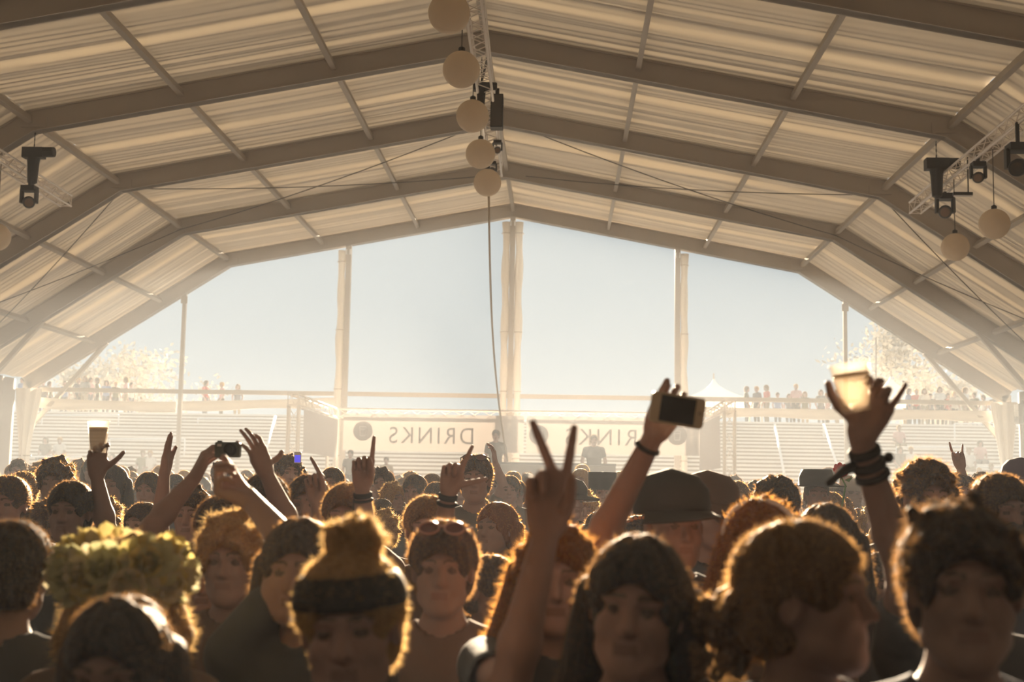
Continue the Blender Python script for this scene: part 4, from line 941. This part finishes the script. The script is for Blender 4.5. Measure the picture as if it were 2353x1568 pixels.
hero(1172, 1094, 11.6, 'hazy person with one bent arm up left of the V fingers', 'short', HB, 2, 0, {-1: dict(el=(1156, 1116, 11.5), wr=(1138, 1063, 11.5), f=(-.12, 0, 1), n=(-1, -.2, 0), tside=1, curl=((.3, .5, .4),) * 4, thumb=(.3, .9, .2))}, 'bentarm', hres=.0065, hand_res=.005)
hero(2205, 1090, 9.0, 'person lifting two fingers at the right in front of terrace', 'curly', HB, 0, 0, {1: dict(el=(2212, 1120, 9.0), wr=(2208, 1076, 9.0), f=(-.2, 0, 1), n=CAMN, tside=-1, curl=((0, .2, .2), (1.4, 1.6, 1), (1.4, 1.6, 1), (.1, .2, .2)), thumb=(.3, .7, .6))}, 'twofingers', hres=.0065, hand_res=.005)

# --- the rest of the crowd on shared bodies
CROWD = [
 (25, 1090, 100, 'short', HB, 'short-haired person with bare ear at the left edge', 4), (55, 1085, 62, 'curly', HM, 'curly-haired person behind the left edge head', 0), (132, 1053, 78, 'curly', HB, 'tall curly-haired person left of the raised beer cup', 3),
 (45, 1055, 34, 'messy', HB, 'small dark head highest at the far left', 1), (30, 1067, 30, 'short', HM, 'small light-rimmed head at the far left', 0), (82, 1073, 38, 'short', HM, 'small round head left of the tall curly hair', 2), (182, 1056, 34, 'messy', HB, 'small dark head just right of the tall curly hair', 0),
 (262, 1066, 66, 'long', HK, 'straight long-haired person right of the raised beer cup', 3), (245, 1147, 78, 'curly', HM, 'orange-rimmed curly head above the flower crown', 0), (282, 1071, 30, 'short', HB, 'small dark head right of the long straight hair', 1), (303, 1083, 28, 'short', HM, 'small pale head left of the flat hand', 0),
 (307, 1098, 34, 'bob', HB, 'small dark bobbed head left of the flat hand', 2), (345, 1082, 62, 'short', HB, 'dark round head just left of the flat hand', 0), (405, 1086, 44, 'short', HK, 'black-haired head right of the flat hand', 1), (425, 1081, 30, 'short', HL, 'small fair head right of the flat hand', 0),
 (548, 1098, 25, 'short', HM, 'small hazy head below the camera', 0), (566, 1080, 27, 'short', HB, 'small hazy dark head below the camera hand', 2), (612, 1086, 114, 'short', HK, 'short-haired head with one ear showing below the camera hand', 4), (664, 1043, 56, 'messy', HB, 'tall tousled head beside the truss tower', 1),
 (765, 1071, 52, 'short', HB, 'hazy round head between the two pointing hands', 0), (757, 1101, 30, 'messy', HR, 'small reddish head between the two pointing hands', 2), (884, 1076, 44, 'quiff', HB, 'flat-topped hazy head right of the fist', 0), (906, 1108, 52, 'curly', HL, 'fair curly head right of the fist', 1),
 (928, 1098, 30, 'messy', HM, 'small tousled head behind the fair curls', 0), (955, 1087, 54, 'short', HB, 'dark oval head between fist and thumb hand', 3), (992, 1088, 36, 'short', HM, 'small head left of the thumb hand', 2), (1003, 1105, 56, 'short', HB, 'round dark head behind the thumb hand', 0),
 (878, 1143, 60, 'long', HB, 'dark head with centre parting below the fair curls', 3), (882, 1172, 78, 'curly', HL, 'fair-rimmed curly head above the sunglasses man', 0), (930, 1160, 48, 'bob', HB, 'dark head with a pale hairband above the sunglasses man', 1), (1095, 1134, 66, 'messy', HM, 'golden-rimmed head right of the thumb hand', 0),
 (1142, 1150, 96, 'long', HR, 'golden-rimmed long hair left of the V sign', 2), (1132, 1084, 42, 'bob', HB, 'dark head below the small raised arm', 0), (1180, 1083, 34, 'short', HM, 'pale hazy head left of the V fingers', 1), (1188, 1100, 46, 'short', HB, 'grey hazy head left of the V sign', 4),
 (1306, 1098, 33, 'short', HM, 'small hazy head right of the V fingers', 0), (1312, 1106, 62, 'capped', HB, 'person in a dark flat cap right of the V sign', 1), (1338, 1067, 26, 'short', HL, 'tiny bright-rimmed head in front of the mixing desk', 0), (1352, 1097, 34, 'short', HB, 'small dark head left of the phone arm', 2),
 (1384, 1094, 50, 'capped', HB, 'person in a square dark hat left of the phone arm', 0), (1345, 1130, 58, 'curly', HL, 'fair-rimmed head between the V sign and phone arm', 3), (1478, 1093, 32, 'short', HM, 'small head right of the phone arm', 0), (1496, 1099, 42, 'short', HL, 'fair-rimmed head behind the dark peaked cap', 1),
 (1452, 1112, 62, 'short', HB, 'dark head tucked behind the phone arm', 0), (1492, 1108, 66, 'curly', HR, 'reddish fringe of hair left of the dark peaked cap', 2), (1472, 1187, 104, 'curly', HK, 'dark head with orange beads in front of the phone arm', 3), (1568, 1091, 24, 'short', HB, 'tiny head above the dark peaked cap', 0),
 (1668, 1096, 27, 'short', HM, 'tiny pale head right of the brimmed caps', 2), (1688, 1093, 28, 'messy', HB, 'tiny tousled head right of the brimmed caps', 0), (1692, 1102, 62, 'short', HM, 'golden-rimmed head right of the brimmed caps', 1), (1737, 1112, 24, 'short', HM, 'tiny hazy head left of the spiky-haired one', 0),
 (1786, 1091, 106, 'messy', HK, 'large spiky dark head right of the white headband', 4), (1876, 1088, 66, 'capped', HB, 'person in a dark brimmed hat at the right', 0), (1904, 1074, 26, 'short', HB, 'small head beside the dark brimmed hat', 1), (1866, 1120, 40, 'messy', HL, 'fair head below the dark brimmed hat', 0),
 (1905, 1127, 62, 'short', HM, 'golden-rimmed head below the dark brimmed hat', 2), (1862, 1137, 40, 'short', HB, 'small dark head left below the brimmed hat', 3), (1932, 1138, 60, 'long', HB, 'dark long-haired head left of the raised cup arm', 0), (1958, 1102, 42, 'capped', HM, 'person in a pale hat carrying a red flower', 1),
 (1978, 1142, 28, 'short', HB, 'tiny dark head against the terrace at the right', 0), (2008, 1152, 62, 'wavy', HL, 'blond wavy head against the raised cup arm', 2), (2028, 1196, 74, 'long', HL, 'blond head with parting below the raised cup arm', 0), (1966, 1166, 46, 'short', HB, 'dark head with a beaded hairband left of cup arm', 1),
 (2126, 1060, 114, 'curly', HB, 'curly dark head right of the raised cup arm', 0), (2294, 1086, 128, 'short', HB, 'large short-haired head at the right edge', 4), (2340, 1063, 66, 'capped', HK, 'person in a dark purple cap at the right edge', 1), (2242, 1101, 32, 'curly', HM, 'small curly head left of the large right edge head', 0),
 (2010, 1300, 120, 'bob', HB, 'dim dark head between the profile and the big face', 3), (1610, 1200, 100, 'wavy', HR, 'auburn wavy hair between cap and headband', 0), (1385, 1170, 84, 'long', HB, 'dim dark head below the phone arm', 1), (95, 1150, 96, 'messy', HB, 'dim dark head below the tall curly hair', 0),
 (330, 1150, 90, 'short', HK, 'dim dark head below the flat hand', 2), (620, 1290, 150, 'short', HK, 'dim dark head left of the bun', 0), (1130, 1290, 140, 'short', HB, 'dim head right of the sunglasses man', 1), (1700, 1310, 150, 'short', HK, 'dim head under the curly side bun', 0),
 (2330, 1190, 130, 'short', HK, 'dim head behind the big right face', 2), (2080, 1160, 96, 'short', HK, 'dim head behind the raised cup arm', 0)]
made = {}
for i, (u, v, w, st, hm, lab, ti) in enumerate(CROWD):
    D = min(29.0, 540.0 / w) * (1.0 if w > 40 else .96); root, s = stand(u, v + (4 if w > 40 else 1), D); tag(root, lab, 'person', GRP); root.rotation_euler[2] = rng.uniform(-.35, .35); tp = TPL[ti]
    add_person(root, tp, SK[i % 3], st, hm, SH[(0, 1, 2, 3, 0, 6, 4, 0, 1)[i % 9]], TR[i % 2], i % 2, D < 5.0); made[lab] = (root, tp)
def wear(lab): return made[lab]
cap_hat(*wear('person in a dark flat cap right of the V sign'), 'cap', mat('cap_dark', (.06, .055, .05)), .7); cap_hat(*wear('person in a square dark hat left of the phone arm'), 'flat', mat('hat_black', (.05, .045, .04), .7, sheen=.3))
cap_hat(*wear('person in a dark brimmed hat at the right'), 'fedora', mat('hat_black', (.05, .045, .04))); cap_hat(*wear('person in a pale hat carrying a red flower'), 'flat', mat('hat_pale', (.4, .34, .26), .8)); cap_hat(*wear('person in a dark purple cap at the right edge'), 'cap', mat('cap_purple', (.08, .04, .08), .8), -.6)
for lab in ('dark head with a pale hairband above the sunglasses man', 'dark head with a beaded hairband left of cup arm', 'dark head with orange beads in front of the phone arm'):
    rr, tp = wear(lab); hb = WHITE_M if 'pale' in lab else mat('orange_beads', (.6, .22, .08), .3, .6)
    if 'bead' in lab:
        band = worn('hairband', MB().tube([(.098 * math.cos(a), -.02, .04 + .098 * math.sin(a)) for a in np.linspace(.2, math.pi - .2, 15)], .003, 6), hb, rr, tp)
        for a in np.linspace(.3, math.pi - .3, 14): MB().sphere((.100 * math.cos(a), -.02, .04 + .100 * math.sin(a)), .0085, 8).build('bead', hb, band, smooth=True)
    else: worn('hairband', MB().tube([(.098 * math.cos(a), -.01, .038 + .098 * math.sin(a)) for a in np.linspace(.05, math.pi - .05, 15)], .008, 8), hb, rr, tp)
# far heads at the back, told apart by hair and by what stands behind them
ZONES = [(130, 'in front of the far left terrace'), (330, 'before the low left handrail'), (500, 'beneath the raised camera'), (650, 'left of the truss tower'), (800, 'at the foot of the left truss tower'), (960, 'under the left banner lettering'), (1120, 'under the left banner edge'), (1260, 'left of the mixing desk'), (1420, 'right before the mixing desk'), (1600, 'under the right banner lettering'), (1760, 'at the foot of the right truss tower'), (1920, 'before the right stair rails'), (2100, 'behind the raised cup arm'), (2500, 'before the right corner post')]
LOOKS = [(c, st, '%s %s' % (cn, sn)) for sn, st in (('short-haired', 'short'), ('tousled', 'messy'), ('bobbed', 'bob'), ('curly', 'curly'), ('long-haired', 'long')) for cn, c in (('dark', HB), ('black', HK), ('brown', HM), ('fair', HL))]
used = {}
g = np.random.default_rng(21)
for row, (D, nper) in enumerate(((13.5, 12), (16.5, 14), (19.5, 17), (23.0, 19), (27.0, 20))):
    for i in range(nper):
        u = (i + .5 + g.uniform(-.3, .3)) / nper * 2440 - 40; z = g.uniform(1.74, 1.90); Dj = D + g.uniform(-1.0, 1.0); p = pix(u, 1000, Dj); x = p[0]
        if D > 26 and FL[0] - .5 < x < FRt[0] + .5: Dj = 28.2 + g.uniform(-.4, .3)
        zn = next(nm for lim, nm in ZONES if u < lim); free = [q for q in range(len(LOOKS)) if q not in used.setdefault(zn, [])]; lk = free[int(g.integers(len(free)))]; used[zn].append(lk); hc_, st_, nm_ = LOOKS[lk]
        root = empty('person', (x, Dj, 0), g.uniform(-.4, .4), z / 1.77); tag(root, 'small hazy %s head %s' % (nm_, zn), 'person', 'hazy heads at the back')
        add_person(root, TPL[int(g.integers(5))], SK[int(g.integers(3))], st_, hc_, SH[[0, 1, 2, 3, 4, 6, 1, 2][int(g.integers(8))]], TR[int(g.integers(2))], int(g.integers(2)))
# technicians on the platform
for u, v, lab, sh in ((1140, 988, 'hazy technician left of the rope at the mixing desk', 2), (1365, 999, 'hazy broad technician behind the mixing desk', 0), (806, 1034, 'hazy person standing behind the raised fist', 2), (888, 1050, 'hazy short person right of the raised fist', 5)):
    D = 31.6 if u > 1000 else 30.6; c = pix(u, v, D); root = empty('person', (c[0], D, RZ), 0, (c[2] - RZ) / 1.77); tag(root, lab, 'person', 'people on the mixing platform'); add_person(root, TPL[4 if u > 1300 else 0], SK[0], 'short', HB, SH[sh], TR[1])
# people on the terrace
for i, (u, v, lab, sh) in enumerate(((104, 1027, 'seated person in dark top at far left of terrace', 0), (137, 1026, 'seated person in pale vest at far left of terrace', 7), (328, 1050, 'seated person in olive top left of the flat hand', 6), (258, 1052, 'seated person in pink top behind the beer cup', 8), (345, 1048, 'seated pale person beside the olive top', 7),
        (2066, 984, 'seated person high on the terrace right of the cup hand', 8), (2068, 1023, 'seated person in grey vest below the upper one', 2), (2093, 1022, 'seated person in white at the right of the grey vest', 7), (2226, 1022, 'seated person in white shirt near the right rail', 7), (2252, 1012, 'seated fair-haired person at the far right', 8),
        (2249, 1052, 'seated person in white at the lower far right', 7), (2277, 1050, 'seated person in black at the lower far right', 0), (2156, 1052, 'seated person in dark top below the right rail', 0), (2185, 1062, 'seated pale person left of the lower rail', 8), (1941, 1062, 'seated person in blue behind the red flower', 9))):
    D = 47.0 + (1085 - v) / 120 * 9.5
    D = TY0 + .45 + RUN * round((D - TY0 - .45) / RUN); c = pix(u, v, D); zt_ = tz(D - .2)
    root = empty('person', (c[0], D, zt_ - .86 + .05), 0, 1.0); tag(root, lab, 'person', 'people sitting on the terrace'); add_person(root, SEAT, SK[i % 3], 'short' if i % 3 else 'bob', [HB, HL, HM][i % 3], SH[sh], TR[i % 3])
g = np.random.default_rng(5); CN = {7: 'white', 9: 'blue', 8: 'pink', 2: 'grey', 10: 'red', 5: 'cream', 3: 'navy', 6: 'olive'}
for zn, us in (('at the far left', (48, 62, 78, 96, 112)), ('above the upper left handrail', (150, 178, 190, 205, 222)), ('left of the flat hand', (238, 262, 285, 300)), ('left of the truss tower', (470, 505, 545)), ('right of the right truss tower', (1715, 1735, 1762, 1790)), ('left of the raised cup', (1815, 1832, 1850)), ('just behind the raised cup', (1885, 1905, 1925)),
        ('right of the raised cup', (2088, 2105, 2122, 2140, 2160)), ('above the right seated group', (2178, 2196, 2215, 2240)), ('at the far right', (2262, 2285, 2300))):
    cols = list(g.permutation(list(CN)))
    for i, u in enumerate(us):
        D = 59.6 + g.uniform(0, 4); c = pix(u + g.uniform(-4, 4), 950, D); root = empty('person', (c[0], D, TOPZ), g.uniform(-1.5, 1.5), g.uniform(.93, 1.05)); sh = int(cols[i]); tag(root, 'tiny standing person in %s on the top walk %s' % (CN[sh], zn), 'person', 'people on the top walk')
        add_person(root, FAR, SK[i % 3], 'short' if i % 2 else 'bob', [HB, HL, HM, HK][i % 4], SH[sh], TR[i % 3])

# ------------------------------------------------------------------ things held up
def clear_mat(nm, tint, body, k):
    m = mat(nm, body, .2, .5, trans=.7, tcol=body); nt = m.node_tree; ms = [n for n in nt.nodes if n.type == 'MIX_SHADER'][0]; tr = nt.nodes.new('ShaderNodeBsdfTransparent'); tr.inputs[0].default_value = (*tint, 1)
    m2 = nt.nodes.new('ShaderNodeMixShader'); m2.inputs[0].default_value = k; nt.links.new(ms.outputs[0], m2.inputs[1]); nt.links.new(tr.outputs[0], m2.inputs[2]); nt.links.new(m2.outputs[0], nt.nodes['Material Output'].inputs[0]); return m
CUPM = clear_mat('cup_plastic', (1, .98, .95), (.95, .86, .76), .75); BEER = clear_mat('beer', (1, .95, .88), (.95, .82, .68), .86); FOAM = mat('beer_foam', (.95, .86, .74), .6, .3, trans=.6)
def cup(u0, v0, u1, v1, D, r0, r1, lab, dy=-.02):
    a, b = pix(u0, v0, D), pix(u1, v1, D); a[1] += dy; b[1] += dy; d = b - a; L = np.linalg.norm(d); R = aim_R(-d / L, (0, 1, 0)); root = empty('plastic_cup', a); tag(root, lab, 'cup', 'plastic beer cups held up')
    MB().lathe([(r0 * .9, .004), (r0, 0), (r0 * 1.02, .004), (r1 * .98, L * .94), (r1 * 1.05, L * .96), (r1 * 1.05, L), (r1 * .97, L), (r1 * .94, L * .9), (r0 * .93, .01), (.002, .01)], 28, R=R).build('cup_wall', CUPM, root, smooth=True)
    MB().lathe([(r0 * .86, .012), (r1 * .90, L * .74), (.002, L * .75)], 24, R=R).build('beer', BEER, root, smooth=True)
    MB().lathe([(r1 * .9, L * .745), (r1 * .92, L * .80), (.002, L * .81)], 24, R=R).build('foam', FOAM, root, smooth=True)
cup(1963, 950, 1946, 838, 2.655, .029, .040, 'glowing plastic cup raised in the hand at right')
cup(231, 1042, 233, 969, 4.98, .030, .040, 'amber beer cup raised at the left', -.03)
p = pix(1556, 943, 2.80); phn = empty('phone', p); tag(phn, 'white smartphone held sideways with a dark screen', 'phone'); phn.rotation_euler = (.05, math.radians(8), .12)
def rbox(w, h, t, r, n=6):
    pts = [(cx * (w / 2 - r) + r * math.cos(a), cz * (h / 2 - r) + r * math.sin(a)) for cx, cz, a0 in ((1, 1, 0), (-1, 1, math.pi / 2), (-1, -1, math.pi), (1, -1, 1.5 * math.pi)) for a in np.linspace(a0, a0 + math.pi / 2, n)]; k = len(pts)
    return MB().add([(x, -t / 2, z) for x, z in pts] + [(x, t / 2, z) for x, z in pts], [tuple(range(k)), tuple(range(2 * k - 1, k - 1, -1))] + [(i, k + i, k + (i + 1) % k, (i + 1) % k) for i in range(k)])
rbox(.118, .066, .009, .009).build('case', mat('phone_white', (.42, .36, .25), .35, .5), phn)
rbox(.076, .056, .001, .001).build('screen', mat('phone_screen', (.035, .032, .03), .15, .5), phn, loc=(0, -.005, 0)); MB().lathe([(.0045, -.0006), (.0045, .0006)], 16, c=(.049, -.005, 0), R=[[1, 0, 0], [0, 0, 1], [0, -1, 0]]).build('home_button', mat('phone_grey', (.3, .27, .2), .4), phn)
p = pix(524, 1034, 4.24); cm = empty('compact_camera', p); tag(cm, 'compact camera held up in two hands', 'camera')
rbox(.082, .050, .024, .007).build('camera_body', mat('camera_olive', (.10, .10, .07), .4, .5), cm)
MB().lathe([(.021, 0), (.021, .014), (.018, .014), (.018, .026), (.015, .026), (.012, .022), (.001, .022)], 24, c=(.012, -.012, 0), R=[[1, 0, 0], [0, 0, -1], [0, 1, 0]]).build('lens', BLACK, cm); MB().box((-.028, 0, .027), (.014, .012, .005)).build('shutter_button', BLACK, cm); MB().box((-.026, -.0125, .014), (.014, .002, .008)).build('flash', WHITE_M, cm)
p = pix(684, 1052, 9.3); p2 = empty('phone', p); tag(p2, 'small phone with a lit blue screen beside the tousled head', 'phone'); rbox(.05, .08, .008, .006).build('case', WHITE_M, p2)
bl = mat('blue_screen', (.05, .05, .4), .3); bl.node_tree.nodes['Principled BSDF'].inputs['Emission Color'].default_value = (.10, .08, .75, 1); bl.node_tree.nodes['Principled BSDF'].inputs['Emission Strength'].default_value = 1.0; rbox(.042, .052, .001, .001).build('screen', bl, p2, loc=(0, -.005, -.008))
p = pix(1931, 1083, 7.4); fl = empty('red_flower', p); tag(fl, 'red artificial flower on a green stem left of cup arm', 'flower')
inst('bloom', FLW[0], fl, None, [mat('petal_red', (.65, .03, .02), .6)]).rotation_euler = (1.2, 0, 0); MB().tube([(0, 0, -.02), (.03, .01, -.08), (.01, .02, -.2)], .005, 6).build('stem', mat('stem_green', (.08, .22, .06), .7), fl); MB().add([(.02, 0, -.05), (.05, -.01, -.04), (.08, 0, -.02), (.05, .01, -.06)], [(0, 1, 2, 3)]).build('leaf', mat('stem_green', (.08, .22, .06)), fl)
